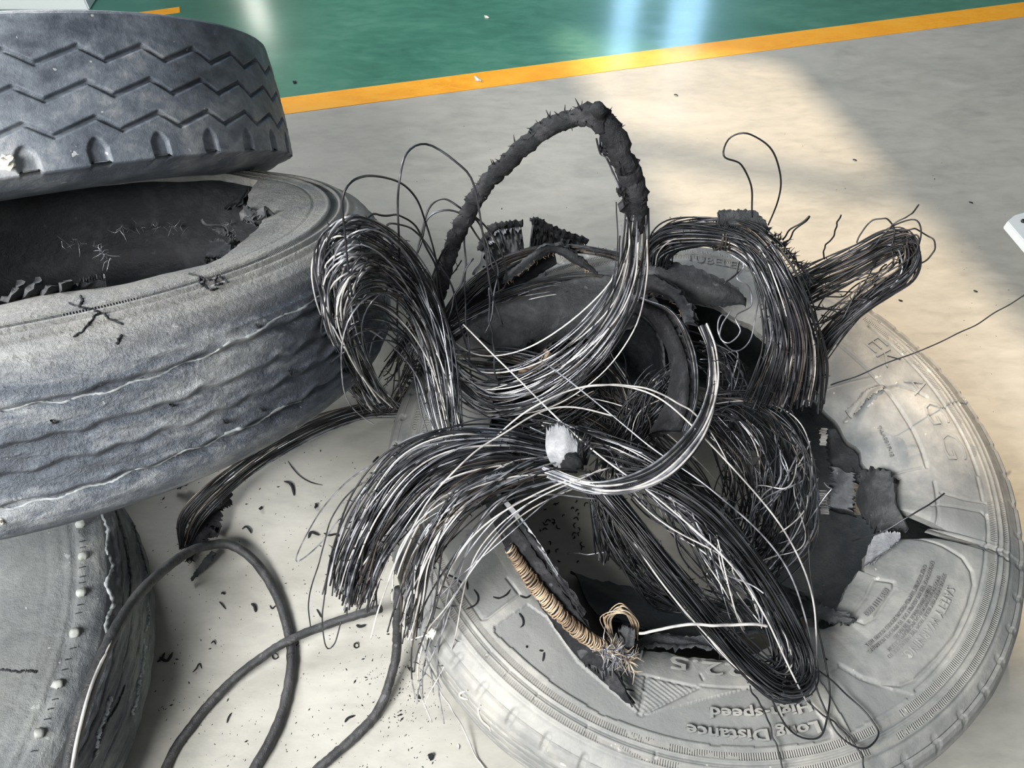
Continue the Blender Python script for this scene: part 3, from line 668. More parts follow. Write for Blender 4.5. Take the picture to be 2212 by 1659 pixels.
single = [
 ('bright wire trailing from the fountain over the foreground tyre rim to the floor', [(1320, 1010, .42), (1180, 1055, .44), (1040, 1140, .42), (960, 1260, .36), (910, 1400, .22), (903, 1480, .12), (935, 1560, .02)], 3),
 ('long pale wire curling out across the floor near the bottom edge', [(905, 1440, .14), (945, 1485, .08), (985, 1545, .03), (1015, 1610, .01), (1050, 1665, .003)], 3),
 ('steel wire draped right of the fountain tail', [(1290, 1080, .40), (1160, 1070, .43), (1060, 1130, .42), (985, 1240, .36), (955, 1350, .28), (945, 1460, .14), (960, 1565, .02)], 2),
 ('steel wire hanging steeply onto the foreground tyre shoulder', [(1150, 1000, .42), (1050, 1050, .44), (960, 1150, .41), (900, 1290, .32), (888, 1400, .22), (895, 1510, .06)], 2),
 ('grey wire loop reaching furthest left over bare floor', [(960, 960, .42), (850, 985, .40), (755, 1035, .34), (690, 1110, .24), (650, 1180, .14), (642, 1212, .10), (690, 1175, .14), (760, 1085, .24), (830, 1020, .32)], 2),
 ('grey wire curving down left of the fountain to the coated strand', [(830, 1010, .36), (750, 1070, .32), (700, 1170, .2), (672, 1280, .08), (670, 1358, .02)], 0),
 ('wire hoop dipping to the floor beneath the fountain', [(770, 1090, .36), (715, 1210, .26), (697, 1320, .14), (705, 1395, .05), (722, 1390, .05), (735, 1345, .10)], 0),
 ('thin pale wire arching over the fountain top', [(1330, 900, .42), (1200, 880, .45), (1080, 940, .46), (960, 1040, .46), (860, 1200, .40), (800, 1380, .26)], 3),
 ('bright wire crossing diagonally above the ring of wires', [(1000, 700, .45), (1100, 800, .44), (1230, 930, .44), (1400, 1060, .44), (1560, 1200, .42), (1650, 1330, .36), (1740, 1510, .29)], 3),
 ('long straight wire running down right across the ring', [(1165, 775, .44), (1260, 850, .45), (1390, 950, .45), (1540, 1060, .45), (1680, 1200, .40), (1740, 1330, .33), (1765, 1480, .27)], 2),
 ('bright low arch of wire over the middle of the tangle', [(1050, 960, .42), (1150, 880, .46), (1280, 835, .48), (1400, 850, .48), (1500, 920, .46), (1600, 1030, .42), (1700, 1160, .37), (1755, 1290, .32), (1765, 1450, .27)], 3),
 ('second bright arch of wire just above the low one', [(1245, 838, .46), (1300, 832, .48), (1400, 840, .48), (1480, 880, .46), (1530, 920, .42)], 3),
 ('short thick bright wire lying across the lower hairpin', [(1378, 1367, .36), (1440, 1357, .38), (1520, 1349, .39), (1600, 1350, .385), (1655, 1353, .38)], 3),
 ('thin wire sweeping out right over the floor from the upper right bundle', [(1795, 832, .34), (1880, 800, .35), (2000, 752, .36), (2100, 705, .35), (2180, 658, .33), (2230, 625, .32)], 0),
 ('wire poking out over the crack in the torn sidewall', [(1840, 1170, .2), (1900, 1150, .25), (1975, 1110, .29), (2040, 1065, .31)], 0),
 ('thin crook-shaped wire loop standing above the upper right arch', [(1625, 470, .60), (1622, 400, .66), (1600, 355, .70), (1565, 335, .72), (1575, 300, .73), (1615, 290, .74), (1660, 315, .72), (1685, 370, .68), (1682, 430, .63), (1658, 488, .58)], 1),
 ('short hooked wire standing right of the rubber tag', [(1690, 520, .55), (1712, 492, .58), (1748, 468, .6), (1742, 478, .59), (1715, 500, .57), (1695, 530, .53)], 1),
 ('short upright wire between arch and right hairpin', [(1778, 560, .5), (1785, 530, .53), (1805, 500, .56), (1813, 466, .59)], 1),
 ('wire tip pointing up right from the right hairpin bend', [(1880, 540, .53), (1930, 485, .56), (1965, 465, .58), (1987, 441, .6)], 1),
 ('small wire hoop above the right hairpin', [(1850, 525, .52), (1880, 478, .55), (1915, 474, .56), (1932, 495, .55), (1925, 530, .53)], 1),
 ('wire hoop bulging right of the right hairpin bend', [(1940, 500, .54), (1985, 496, .55), (2014, 520, .54), (2015, 550, .53), (1987, 570, .52)], 1),
 ('zigzag kinked wire dangling inside the upper right arch', [(1577, 535, .46), (1607, 572, .44), (1592, 600, .43), (1618, 620, .42), (1622, 660, .40), (1590, 685, .39), (1600, 715, .38), (1575, 740, .37), (1555, 728, .37), (1560, 700, .38), (1578, 672, .39)], 2),
 ('second kinked wire under the upper right arch', [(1600, 560, .44), (1590, 590, .43), (1565, 612, .42), (1600, 585, .43)], 1),
 ('oval wire loop below the rubber lens at centre right', [(1600, 700, .36), (1560, 680, .38), (1552, 720, .37), (1580, 755, .35), (1620, 735, .36), (1640, 640, .4)], 2),
 ('wire looping past the lower right hairpin to the lettering', [(1655, 1490, .29), (1700, 1570, .262), (1745, 1598, .256), (1780, 1575, .257), (1790, 1480, .26), (1760, 1310, .30), (1745, 1180, .34)], 1),
 ('long wire looping furthest right over the lower sidewall', [(1750, 1430, .28), (1830, 1500, .258), (1885, 1560, .256), (1895, 1590, .256), (1870, 1616, .257), (1820, 1595, .258), (1775, 1520, .27), (1750, 1440, .29)], 1),
 ('wire running off the bottom edge from the lower hairpin', [(1620, 1480, .29), (1660, 1560, .262), (1680, 1620, .256), (1692, 1670, .253)], 1),
 ('outermost wire running off the bottom edge', [(1745, 1515, .262), (1810, 1570, .256), (1850, 1610, .256), (1868, 1670, .254)], 1),
 ('stray wire bowing into the dark hole at lower left of the hairpin', [(1225, 1195, .12), (1290, 1196, .14), (1350, 1180, .16), (1400, 1185, .15)], 2),
]
for i, (lb, pts, m) in enumerate(single):
    strand('loose_wire', lb, pts, (.0013 if m == 3 else .0012)*(1.5 if 'short thick' in lb else 1), M_W[m], ns=70, wob=.0010, seed=60+i, k=6)
bundle('bead_wire_bundle', 'few long wires hanging from the fountain down onto the foreground tyre shoulder',
       [(1250, 1040, .40), (1100, 1070, .42), (1000, 1160, .40), (930, 1300, .32), (895, 1420, .20), (905, 1530, .06)],
       [(1300, 1020, .40), (1160, 1080, .42), (1060, 1180, .40), (985, 1310, .33), (925, 1440, .2), (925, 1570, .03)], 9, 'bright', jit=.014, thick=.02, trim=(.1, .3), seed=8, barbs=60)

# S6: long hairpin at lower right
bundle('bead_wire_bundle', 'outer turns of the long dark hairpin bundle resting on the lower sidewall',
       [(1260, 1030, .40), (1330, 1120, .40), (1420, 1240, .38), (1520, 1360, .34), (1610, 1460, .30), (1680, 1510, .285), (1740, 1500, .285), (1755, 1440, .29), (1710, 1330, .33), (1640, 1220, .37), (1540, 1100, .41), (1430, 1030, .42), (1330, 1010, .41)],
       [(1290, 1030, .39), (1370, 1120, .38), (1460, 1240, .36), (1560, 1360, .32), (1635, 1440, .29), (1685, 1475, .28), (1722, 1465, .28), (1725, 1415, .285), (1675, 1310, .32), (1600, 1200, .35), (1500, 1100, .39), (1410, 1050, .40), (1320, 1030, .39)],
       64, 'dark', jit=.006, thick=.018, trim=(.03, .05), seed=9, ns=70)
bundle('bead_wire_bundle', 'inner turns of the long hairpin bundle at lower right',
       [(1290, 1060, .37), (1380, 1170, .36), (1470, 1280, .34), (1560, 1390, .31), (1630, 1450, .29), (1675, 1470, .28), (1705, 1445, .28), (1690, 1380, .29), (1630, 1260, .33), (1540, 1140, .37), (1440, 1060, .38)],
       [(1330, 1060, .36), (1430, 1190, .35), (1520, 1300, .32), (1600, 1390, .30), (1655, 1440, .28), (1690, 1420, .28), (1660, 1340, .3), (1590, 1220, .33), (1500, 1120, .36), (1430, 1070, .37)],
       44, 'mix', jit=.007, thick=.015, trim=(.03, .1), seed=10, ns=64)
bundle('bead_wire_bundle', 'spokes of straight wire fanning right under the bright ring',
       [(1130, 880, .38), (1280, 930, .40), (1450, 1000, .40), (1600, 1110, .36)], [(1190, 960, .36), (1300, 985, .38), (1420, 1060, .38), (1560, 1200, .34)], 22, 'mix', jit=.009, thick=.01, seed=11, trim=(.1, .25), barbs=60)
bundle('bead_wire_bundle', 'dark wires sagging low beneath the long hairpin into the hole',
       [(1270, 1050, .30), (1300, 1160, .26), (1370, 1270, .22), (1450, 1320, .2), (1560, 1340, .2)], [(1340, 1080, .32), (1390, 1170, .28), (1470, 1250, .24), (1560, 1300, .22), (1650, 1330, .22)],
       52, 'dark', jit=.008, thick=.02, trim=(.02, .15), seed=12)
bundle('bead_wire_bundle', 'short comb of wires hanging straight down under the bright ring',
       [(1270, 1040, .30), (1275, 1120, .24), (1290, 1200, .18), (1290, 1230, .15)], [(1300, 1050, .30), (1318, 1120, .24), (1320, 1180, .18), (1312, 1215, .15)], 16, 'blue', jit=.003, thick=.005, seed=13, ns=24, trim=(0, .25), barbs=30)
# S7: the bright ring
bundle('bead_wire_bundle', 'bright steel ring segment curving through the centre right of the tangle',
       [(1172, 1005, .43), (1280, 1040, .45), (1400, 1010, .46), (1490, 930, .46), (1530, 840, .46), (1532, 760, .47), (1508, 697, .48)],
       [(1190, 1040, .43), (1310, 1070, .45), (1430, 1040, .46), (1520, 950, .46), (1552, 850, .46), (1548, 760, .47), (1526, 692, .48)],
       24, 'bright', r=(.0012, .0018), jit=.0022, thick=.006, trim=(0, .02), seed=14, barbs=90)
# S8: upper right arch
bundle('bead_wire_bundle', 'dense upper right arch of wires bound near its top and spreading down to the hole',
       [(1395, 575, .36), (1400, 520, .44), (1440, 488, .50), (1530, 483, .55), (1620, 500, .57), (1700, 570, .55), (1755, 670, .50), (1785, 780, .43), (1785, 895, .34)],
       [(1440, 585, .36), (1450, 550, .42), (1490, 530, .47), (1560, 525, .52), (1620, 565, .52), (1645, 640, .49), (1650, 730, .45), (1630, 800, .41), (1595, 880, .33)],
       110, 'arch', r=(.0010, .0014), jit=.005, thick=.016, trim=(0, .06), seed=15, ns=56, C=[(1412, 575, .35), (1420, 535, .43), (1460, 505, .48), (1545, 500, .53), (1640, 530, .55), (1700, 640, .53), (1730, 740, .47), (1720, 820, .42), (1690, 905, .33)])
bundle('bead_wire_bundle', 'black under layer of the upper right arch',
       [(1410, 580, .33), (1410, 530, .41), (1450, 503, .47), (1535, 495, .52), (1615, 515, .54), (1690, 585, .52), (1740, 680, .47), (1768, 790, .40), (1765, 880, .31)],
       [(1435, 580, .33), (1440, 550, .40), (1480, 525, .45), (1560, 520, .49), (1625, 560, .49), (1660, 640, .46), (1668, 730, .42), (1650, 800, .38), (1615, 870, .3)],
       70, 'dark', r=(.0012, .0018), jit=.005, thick=.012, trim=(0, .06), seed=16, ns=44, barbs=100)
# S9: right hairpin
bundle('bead_wire_bundle', 'straggly black hairpin of wires pointing to the right over the bright floor',
       [(1650, 640, .42), (1740, 585, .46), (1840, 540, .50), (1920, 500, .53), (1965, 500, .54), (1985, 545, .53), (1970, 600, .51), (1900, 650, .48), (1820, 720, .43), (1760, 800, .37)],
       [(1680, 690, .40), (1770, 640, .44), (1850, 600, .48), (1920, 560, .51), (1950, 545, .52), (1955, 565, .52), (1940, 590, .50), (1870, 630, .46), (1790, 700, .41), (1740, 770, .36)],
       64, 'dark', jit=.008, thick=.012, trim=(.02, .06), seed=17, ns=66, barbs=260)
bundle('bead_wire_bundle', 'loose crossing wires between the limbs of the right hairpin',
       [(1700, 640, .44), (1800, 640, .46), (1880, 590, .49), (1920, 560, .50)], [(1740, 720, .40), (1800, 690, .43), (1870, 640, .47), (1930, 580, .50)], 10, 'dark', jit=.012, thick=.01, trim=(.2, .3), seed=18, barbs=40)
# S10: nest behind
bundle('bead_wire_bundle', 'loose nest of looping wires inside the hole right of centre',
       [(1540, 850, .34), (1640, 860, .34), (1730, 930, .32), (1775, 1040, .30), (1750, 1160, .28), (1660, 1250, .25)],
       [(1470, 900, .28), (1515, 940, .28), (1545, 1010, .26), (1555, 1100, .24), (1540, 1190, .22), (1500, 1260, .2)],
       88, 'arch', jit=.014, thick=.03, trim=(.1, .15), seed=19, ns=56)
bundle('bead_wire_bundle', 'pale criss-cross wires slanting down left across the hole',
       [(1770, 1030, .3), (1740, 1110, .28), (1690, 1190, .25), (1630, 1270, .22)], [(1690, 900, .32), (1650, 1010, .3), (1600, 1110, .27), (1560, 1190, .24)], 26, 'bright', r=(.0009, .0013), jit=.016, thick=.02, trim=(.2, .2), seed=20, barbs=60)
bundle('bead_wire_bundle', 'coil of dark wires inside the black rubber band at the centre',
       [(1290, 1010, .24), (1330, 930, .28), (1380, 850, .31), (1450, 790, .33)], [(1370, 1020, .22), (1410, 940, .27), (1450, 870, .30), (1490, 800, .32)], 90, 'dark', jit=.010, thick=.02, trim=(.05, .2), seed=21)
bundle('bead_wire_bundle', 'curled springs of wire behind the bright ring',
       [(1500, 740, .33), (1560, 760, .34), (1600, 820, .33), (1590, 900, .31), (1530, 930, .29)], [(1520, 800, .30), (1560, 830, .30), (1560, 880, .29), (1520, 890, .28), (1500, 850, .28)], 34, 'mix', jit=.018, thick=.02, trim=(.15, .2), seed=22, barbs=90)
# S11: the two bead arcs at the back
bundle('bead_wire_bundle', 'brown flat band of wires over the far rim behind the arch',
       [(945, 690, .30), (1000, 610, .33), (1090, 550, .36), (1200, 527, .38), (1310, 538, .38), (1400, 570, .36)],
       [(965, 715, .28), (1020, 645, .31), (1110, 580, .34), (1210, 548, .35), (1310, 555, .36), (1395, 590, .34)], 26, 'brown', jit=.002, thick=.004, seed=23, barbs=160)
bundle('bead_wire_bundle', 'second band of wires curving below the far rim',
       [(975, 690, .30), (1080, 630, .32), (1190, 595, .34), (1300, 588, .34), (1400, 600, .34)], [(985, 730, .28), (1090, 670, .30), (1190, 640, .32), (1290, 640, .32), (1400, 640, .33)], 30, 'mix', jit=.004, thick=.006, seed=24, barbs=60)
bundle('bead_wire_bundle', 'wires bunched across the middle gap above the dark crossed wires',
       [(960, 740, .3), (1080, 755, .3), (1200, 775, .32), (1310, 770, .34)], [(985, 800, .28), (1090, 810, .3), (1200, 820, .32), (1290, 800, .34)], 24, 'brown', jit=.006, thick=.01, seed=25, trim=(.1, .25), barbs=60)
# S12: wires coming out from under the leaning tyre
bundle('bead_wire_bundle', 'dark bundle of wires curling along the floor under the leaning tyre edge',
       [(900, 850, .12), (800, 868, .12), (690, 900, .13), (560, 965, .13), (450, 1045, .12), (385, 1120, .09), (388, 1195, .02)],
       [(860, 900, .05), (780, 905, .06), (680, 945, .07), (570, 1010, .08), (490, 1075, .07), (440, 1130, .05), (405, 1190, .015)],
       44, 'dark', jit=.003, thick=.008, trim=(0, .04), seed=26, barbs=60)
# bundle crossing, peeking between the hoops
bundle('bead_wire_bundle', 'wires dropping behind the left hoops to the floor',
       [(900, 720, .30), (870, 790, .22), (840, 850, .14), (820, 890, .06)], [(950, 760, .30), (930, 830, .22), (910, 890, .14), (900, 930, .05)], 30, 'dark', jit=.006, thick=.02, seed=27, trim=(0, .2), barbs=60)

# ------------------------------------------------------------------ the tall arch: ragged rubber over a bead bundle
ap = [(935, 690, .34), (955, 600, .44), (1000, 480, .55), (1050, 400, .62), (1120, 325, .69), (1200, 268, .74), (1270, 248, .76), (1315, 280, .75), (1345, 340, .72), (1368, 400, .68), (1375, 450, .64), (1374, 500, .60)]
AP = spline(path(ap), 150); base = AP[0].copy(); base[2] = 0
arch = empty('wire_arch', base, 'tall arch of ragged black rubber-wrapped bead wire rising above the tangle', 'wire bundle')
g = np.random.default_rng(4); tt = np.linspace(0, 1, 150)
rad = np.interp(tt, [0, .12, .3, .5, .66, .72, .80, .88, .95, 1], [.013, .0125, .0115, .0115, .011, .0145, .0135, .016, .012, .009])
kk = 14; rr = rad[:, None]*(1 + .16*g.normal(size=(150, kk))) ; rr = (rr + np.roll(rr, 1, 1) + np.roll(rr, 1, 0))/3*(1+.05*g.normal(size=(150, kk)))
AP2 = AP + wave(tt*9, g, .0016, 6)
tube_obj('rubber_wrap', AP2, rr, M_BLACK, arch, base, k=kk, caps=True)
nb = spline(path([(1298, 285, .752), (1295, 255, .768), (1291, 228, .785)]), 14)
tube_obj('rubber_nub', nb, .0085*(1+.16*g.normal(size=(14, 10)))*np.interp(np.arange(14), [0, 8, 11, 13], [.8, .85, 1.25, .8])[:, None], M_BLACK, arch, base, k=10, caps=True)
shreds([AP2[10:120] + np.array([0, 0, .006])], 420, 'frayed_rubber', arch, base, M_BLACK, ln=(.010, .019), r=.0011, seed=3)
shreds([AP2[8:70]], 160, 'frayed_cords', arch, base, M_W[2], ln=(.012, .018), r=.0005, seed=5)
for nm_, a, b, th_ in [('rubber_shred', [(1283, 226, .77), (1282, 245, .765), (1285, 275, .755)], [(1303, 232, .77), (1308, 250, .765), (1312, 280, .755)], .008),
                       ('rubber_shred', [(1300, 262, .755), (1325, 320, .735), (1345, 380, .71)], [(1322, 255, .76), (1352, 305, .74), (1362, 370, .71)], .010),
                       ('rubber_shred', [(1352, 340, .72), (1358, 400, .69), (1362, 440, .66)], [(1370, 345, .72), (1372, 400, .69), (1375, 440, .66)], .008),
                       ('rubber_shred', [(1352, 410, .68), (1350, 440, .66), (1360, 470, .63)], [(1375, 388, .69), (1392, 425, .67), (1385, 465, .63)], .012),
                       ('rubber_shred', [(1295, 318, .73), (1305, 312, .73)], [(1300, 324, .73), (1322, 320, .73)], .003),
                       ('rubber_shred', [(1332, 406, .68), (1345, 404, .68)], [(1335, 416, .68), (1352, 420, .68)], .004),
                       ('rubber_shred', [(990, 470, .55), (1010, 430, .58)], [(1005, 478, .55), (1030, 440, .58)], .006)]:
    ribbon(nm_, a, b, M_BLACK, arch, base, ns=14, nc=6, thick=th_, noise_=.002, jag=.006, seed=int(a[0][0]))
for k in range(6):
    tube_obj('wire', spline(path([(1290+4*k, 300, .735), (1297+3*k, 330, .72), (1312+4*k, 342, .71), (1345+3*k, 420, .67), (1362+2*k, 500, .60)]), 30) + wave(np.linspace(0, 1, 30), g, .002), .0012, M_W[k % 3], arch, base)

# wrapped tie and rubber tag on the upper right arch
tie = empty('wire_tie', at(1565, 520, .52), 'thin wire wound tightly round the crown of the upper right arch', 'wire tie')
q = spline(path([(1556, 500, .53), (1572, 500, .53)]), 2); ax = (at(1574, 506, .53)-at(1556, 506, .53)); c0 = at(1562, 506, .53)
ax /= np.linalg.norm(ax); u_ = np.array([0, 0, 1.]) - ax*ax[2]; u_ /= np.linalg.norm(u_); v_ = np.cross(ax, u_)
for k in range(9):
    a = np.linspace(0, 2*PI, 25); cc = c0 + ax*(k*.0028-.008) ; tl = rng.uniform(-.2, .2)
    P = cc + np.outer(np.cos(a), u_)*.024 + np.outer(np.sin(a), v_)*.023 + np.outer(np.cos(a+k), ax)*.003
    tube_obj('coil', P, .0011, M_W[4], tie, at(1565, 520, .52))
flap('rubber_tag', 'grey rubber scrap perched on top of the upper right arch', [(1552, 458, .585), (1600, 455, .585), (1640, 462, .58), (1662, 500, .56)], [(1550, 485, .57), (1590, 492, .565), (1625, 500, .56), (1660, 503, .555)], M_FLAP, fringe=60, fcol=M_BLACK, thick=.006, jag=.003, bow=.004, seed=31)
shreds([spline(path([(1650, 500, .57), (1700, 540, .56), (1755, 610, .53)]), 40)], 130, 'rubber_shreds', bpy.data.objects['rubber_tag'], np.array(bpy.data.objects['rubber_tag'].location), M_BLACK, ln=(.008, .02), r=.0008, seed=9)

# ------------------------------------------------------------------ rubber sheets, flaps and bead bands
flap('rubber_lens', 'dark leaf-shaped rubber flap lying over the far rim below the upper right arch', [(1385, 570, .36), (1440, 563, .37), (1520, 585, .37), (1590, 620, .35), (1612, 650, .33)], [(1385, 590, .35), (1420, 625, .35), (1480, 650, .34), (1550, 662, .33), (1612, 656, .32)], M_FLAP, thick=.006, jag=.002, bow=.012, seed=32)
flap('rubber_band', 'wide black rubber band rolling over towards the bright ring', [(1370, 600, .36), (1420, 600, .38), (1480, 640, .40), (1505, 700, .42)], [(1370, 640, .34), (1420, 636, .36), (1460, 655, .38), (1480, 710, .40)], M_BLACK, thick=.008, jag=.004, bow=.012, seed=33, fringe=30)
flap('bead_ring', 'curved black bead ring with a wire-lined edge right of the dark plate', [(1370, 645, .38), (1440, 680, .40), (1485, 760, .40), (1492, 850, .39), (1470, 930, .37)], [(1360, 655, .30), (1410, 700, .31), (1440, 770, .32), (1440, 850, .32), (1400, 940, .3)], M_BLACK, thick=.010, jag=.002, bow=.010, seed=34, ns=50)
e = bpy.data.objects['bead_ring']
for k in range(12):
    P = spline(path([(1372+k*1.2, 640+k*.3, .39), (1445+k*1.2, 675+k*.3, .41), (1488+k*1.1, 755, .41), (1496+k*1.1, 850, .40), (1474+k, 932, .38)]), 44) + wave(np.linspace(0, 1, 44), rng, .0012)
    tube_obj('wire', P, .0012, M_W[(0, 1, 4, 0, 2)[k % 5]], e, np.array(e.location))
flap('dark_plate', 'broad smooth dark rubber plate in the middle behind the arch wires', [(1000, 700, .30), (1120, 640, .32), (1250, 600, .34), (1380, 600, .35)], [(1130, 800, .22), (1200, 740, .24), (1300, 730, .26), (1390, 700, .28)], M_FLAP, thick=.006, jag=.003, bow=.03, seed=35, ns=40, nc=16)
flap('sheet_of_liner', 'pale grey-brown liner sheet lying in the gap left of the dark plate', [(1010, 640, .22), (1090, 590, .24), (1180, 560, .25)], [(990, 760, .18), (1090, 720, .18), (1170, 700, .2)], M_PALE, thick=.004, jag=.003, bow=.01, seed=36)
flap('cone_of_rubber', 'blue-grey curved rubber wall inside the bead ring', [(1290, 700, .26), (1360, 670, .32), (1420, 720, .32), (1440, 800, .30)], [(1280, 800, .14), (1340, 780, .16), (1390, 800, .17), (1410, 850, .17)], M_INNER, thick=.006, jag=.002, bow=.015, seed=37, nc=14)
flap('rim_fragment', 'upright torn rubber piece with a frayed black crest, left of two on the far rim', [(1040, 545, .31), (1055, 505, .34), (1080, 490, .35), (1125, 488, .35)], [(1020, 590, .26), (1060, 565, .26), (1090, 548, .26), (1130, 535, .26)], M_PALE, thick=.012, jag=.003, bow=-.004, seed=38)
flap('rim_fragment', 'upright torn rubber piece tapering right, the other on the far rim', [(1150, 478, .36), (1165, 482, .35), (1210, 505, .31), (1262, 522, .28)], [(1144, 527, .26), (1170, 528, .26), (1215, 526, .26), (1262, 527, .26)], M_FLAP, thick=.014, jag=.003, seed=39)
for a in ([(1035, 540, .32), (1058, 500, .355), (1085, 487, .365), (1128, 484, .36)], [(1150, 476, .375), (1166, 480, .365), (1212, 503, .325), (1265, 521, .29)]):
    P = spline(path(a), 30); o = [x for x in bpy.data.objects if x.name.startswith('rim_fragment')][0 if a[0][0] < 1100 else 1]
    tube_obj('frayed_crest', P, .006*(1+.4*rng.normal(size=(30, 8))), M_BLACK, o, np.array(o.location), k=8, caps=True)
flap('sidewall_strip', 'torn rubber strip with brown frayed cord edge bent over in front of the far rim', [(1090, 590, .34), (1150, 545, .38), (1190, 530, .39), (1240, 545, .38), (1290, 590, .34)], [(1085, 615, .32), (1140, 580, .36), (1190, 545, .37), (1230, 565, .36), (1292, 595, .335)], M_FLAP, thick=.006, jag=.003, bow=.004, seed=40, fringe=60)
flap('bead_strip', 'black under side of the brown band of wires', [(950, 700, .27), (1010, 630, .30), (1100, 572, .33), (1200, 550, .34)], [(985, 765, .22), (1040, 690, .24), (1120, 625, .27), (1200, 575, .3)], M_BLACK, thick=.006, jag=.004, bow=.008, seed=41)
flap('ragged_scrap', 'ragged black scrap with crinkled ply under the dark crossed wires', [(1010, 730, .24), (1080, 735, .27), (1150, 750, .27)], [(1020, 790, .18), (1090, 800, .2), (1160, 780, .22)], M_BLACK, thick=.008, jag=.008, noise_=.008, seed=42, fringe=50)
flap('ply_fragment', 'coppery curl of ply behind the arch wires', [(1120, 800, .31), (1160, 785, .33), (1182, 755, .35)], [(1118, 812, .30), (1168, 798, .32), (1190, 762, .34)], M_CORD, thick=.003, jag=.001, seed=43)
# chunk at the gathering point of the fountain
flap('rubber_chunk', 'pale grey rubber chunk where the left fountain gathers', [(1180, 925, .43), (1215, 918, .45), (1245, 950, .44)], [(1195, 1010, .40), (1230, 1005, .41), (1262, 985, .41)], M_PALE, thick=.012, jag=.004, bow=.010, seed=44)
tuft = empty('cord_tuft', at(1265, 1000, .4), 'spiky tuft of blackened cords right of the pale chunk', 'cord tuft')
for k in range(14):
    a = (1255+rng.uniform(-14, 14), 1005+rng.uniform(-6, 8), .40); b = (1268+rng.uniform(-22, 24), 930+rng.uniform(0, 40), .46)
    tube_obj('cord', spline(path([a, ((a[0]+b[0])/2+rng.uniform(-6, 6), (a[1]+b[1])/2, .43), b]), 8), np.linspace(.0022, .0006, 8), M_BLACK if k % 3 else M_W[0], tuft, at(1265, 1000, .4))
lump = empty('rubber_lump', at(1235, 1005, .41), 'small shiny black lump under the cord tuft', 'rubber scrap')
tube_obj('lump', spline(path([(1215, 1010, .41), (1235, 1000, .42), (1258, 990, .42)]), 14), .014*np.sin(np.linspace(.3, 2.8, 14))[:, None]*(1+.12*rng.normal(size=(14, 10))), M_BLACK, lump, at(1235, 1005, .41), k=10, caps=True)

# ------------------------------------------------------------------ leaning bead strip with wound brown cord (in front of the hole)
def multi(name, label, cat, base, parts):
    e = empty(name, base, label, cat)
    for nm_, A, B, m, kw in parts: ribbon(nm_, A, B, m, e, base, **kw)
    return e
b0 = at(1340, 1510, 0)
strip = multi('bead_strip', 'long black pointed bead strip with wound brown cord leaning over the tyre edge', 'tyre scrap', b0, [
    ('rubber_blade', [(1030, 1040, .36), (1062, 1120, .35), (1150, 1280, .32), (1240, 1410, .285), (1350, 1518, .262)], [(1052, 1035, .38), (1098, 1110, .38), (1195, 1250, .35), (1290, 1385, .31), (1368, 1522, .262)], M_BLACK, dict(thick=.007, jag=.0015, ns=60, noise_=.001, seed=1)),
    ('upper_lip', [(1045, 1030, .39), (1100, 1110, .385), (1195, 1240, .36), (1262, 1330, .34)], [(1056, 1035, .39), (1135, 1140, .385), (1205, 1232, .36), (1268, 1320, .34)], M_BLACK, dict(thick=.006, jag=.002, ns=40, seed=2)),
    ('torn_root', [(1240, 1395, .29), (1290, 1385, .30), (1345, 1375, .31)], [(1262, 1440, .28), (1310, 1455, .28), (1360, 1430, .29)], M_FLAP, dict(thick=.008, jag=.007, noise_=.006, seed=3)),
    ('pale_edge', [(1050, 1040, .392), (1085, 1085, .39), (1150, 1165, .378), (1205, 1245, .36)], [(1066, 1050, .392), (1112, 1100, .39), (1160, 1165, .378), (1206, 1240, .36)], M_PALE, dict(thick=.003, jag=.0005, noise_=.0005, seed=4))])
cpth = spline(path([(1098, 1180, .352), (1150, 1258, .342), (1205, 1322, .330), (1260, 1372, .315), (1312, 1400, .30)]), 400)
T_, U_, V_ = frames(cpth)
for k in range(78):
    i = int(6 + k*388/78); a = np.linspace(0, 2*PI, 11); r_ = .0094*(.72+.28*math.sin(PI*k/77)) + rng.uniform(-.0016, .0016)
    P = cpth[i] + r_*(np.outer(np.cos(a), U_[i]) + np.outer(np.sin(a), V_[i])) + T_[i]*((.004+rng.uniform(-.001, .0015))*np.sin(a+2.3+rng.uniform(-.3, .3)))[:, None]
    tube_obj('cord_turn', P, .00125, M_CORD if k % 4 else M_BRASS, strip, b0, k=4)
tube_obj('cord_core', cpth[::8], .0068, M_BLACK, strip, b0, k=8, caps=True)
shreds([spline(path([(1290, 1400, .31), (1340, 1410, .30), (1365, 1440, .29)]), 30)], 120, 'frayed_cords', strip, b0, M_BRASS, ln=(.012, .028), r=.0007, seed=12)
shreds([spline(path([(1300, 1400, .31), (1350, 1420, .30)]), 30)], 60, 'torn_wire_ends', strip, b0, M_W[2], ln=(.015, .035), r=.0009, seed=13)
tn = empty('cord_tangle', at(1340, 1350, .28), 'tan curled tangle of loose cords beside the tip of the cord-wound strip', 'cord tangle')
for k in range(14):
    x, y = 1322+rng.uniform(-8, 8), 1345+rng.uniform(-6, 6)
    P = spline(path([(x, y+30, .28), (x-10+rng.uniform(-12, 12), y-12, .31), (x+22, y-30+rng.uniform(-8, 8), .33), (x+45+rng.uniform(-8, 8), y-8, .31), (x+52, y+26+rng.uniform(-10, 10), .28)]), 22)
    tube_obj('cord', P, .0008, M_BRASS if k % 2 else M_CORD, tn, at(1340, 1350, .28), k=4)
flap('rubber_square', 'small grey square of rubber at the root of the tan cord tangle', [(1335, 1362, .30), (1352, 1352, .31), (1372, 1362, .31)], [(1335, 1400, .29), (1352, 1402, .30), (1370, 1396, .30)], M_FLAP, thick=.004, jag=.003, seed=46)
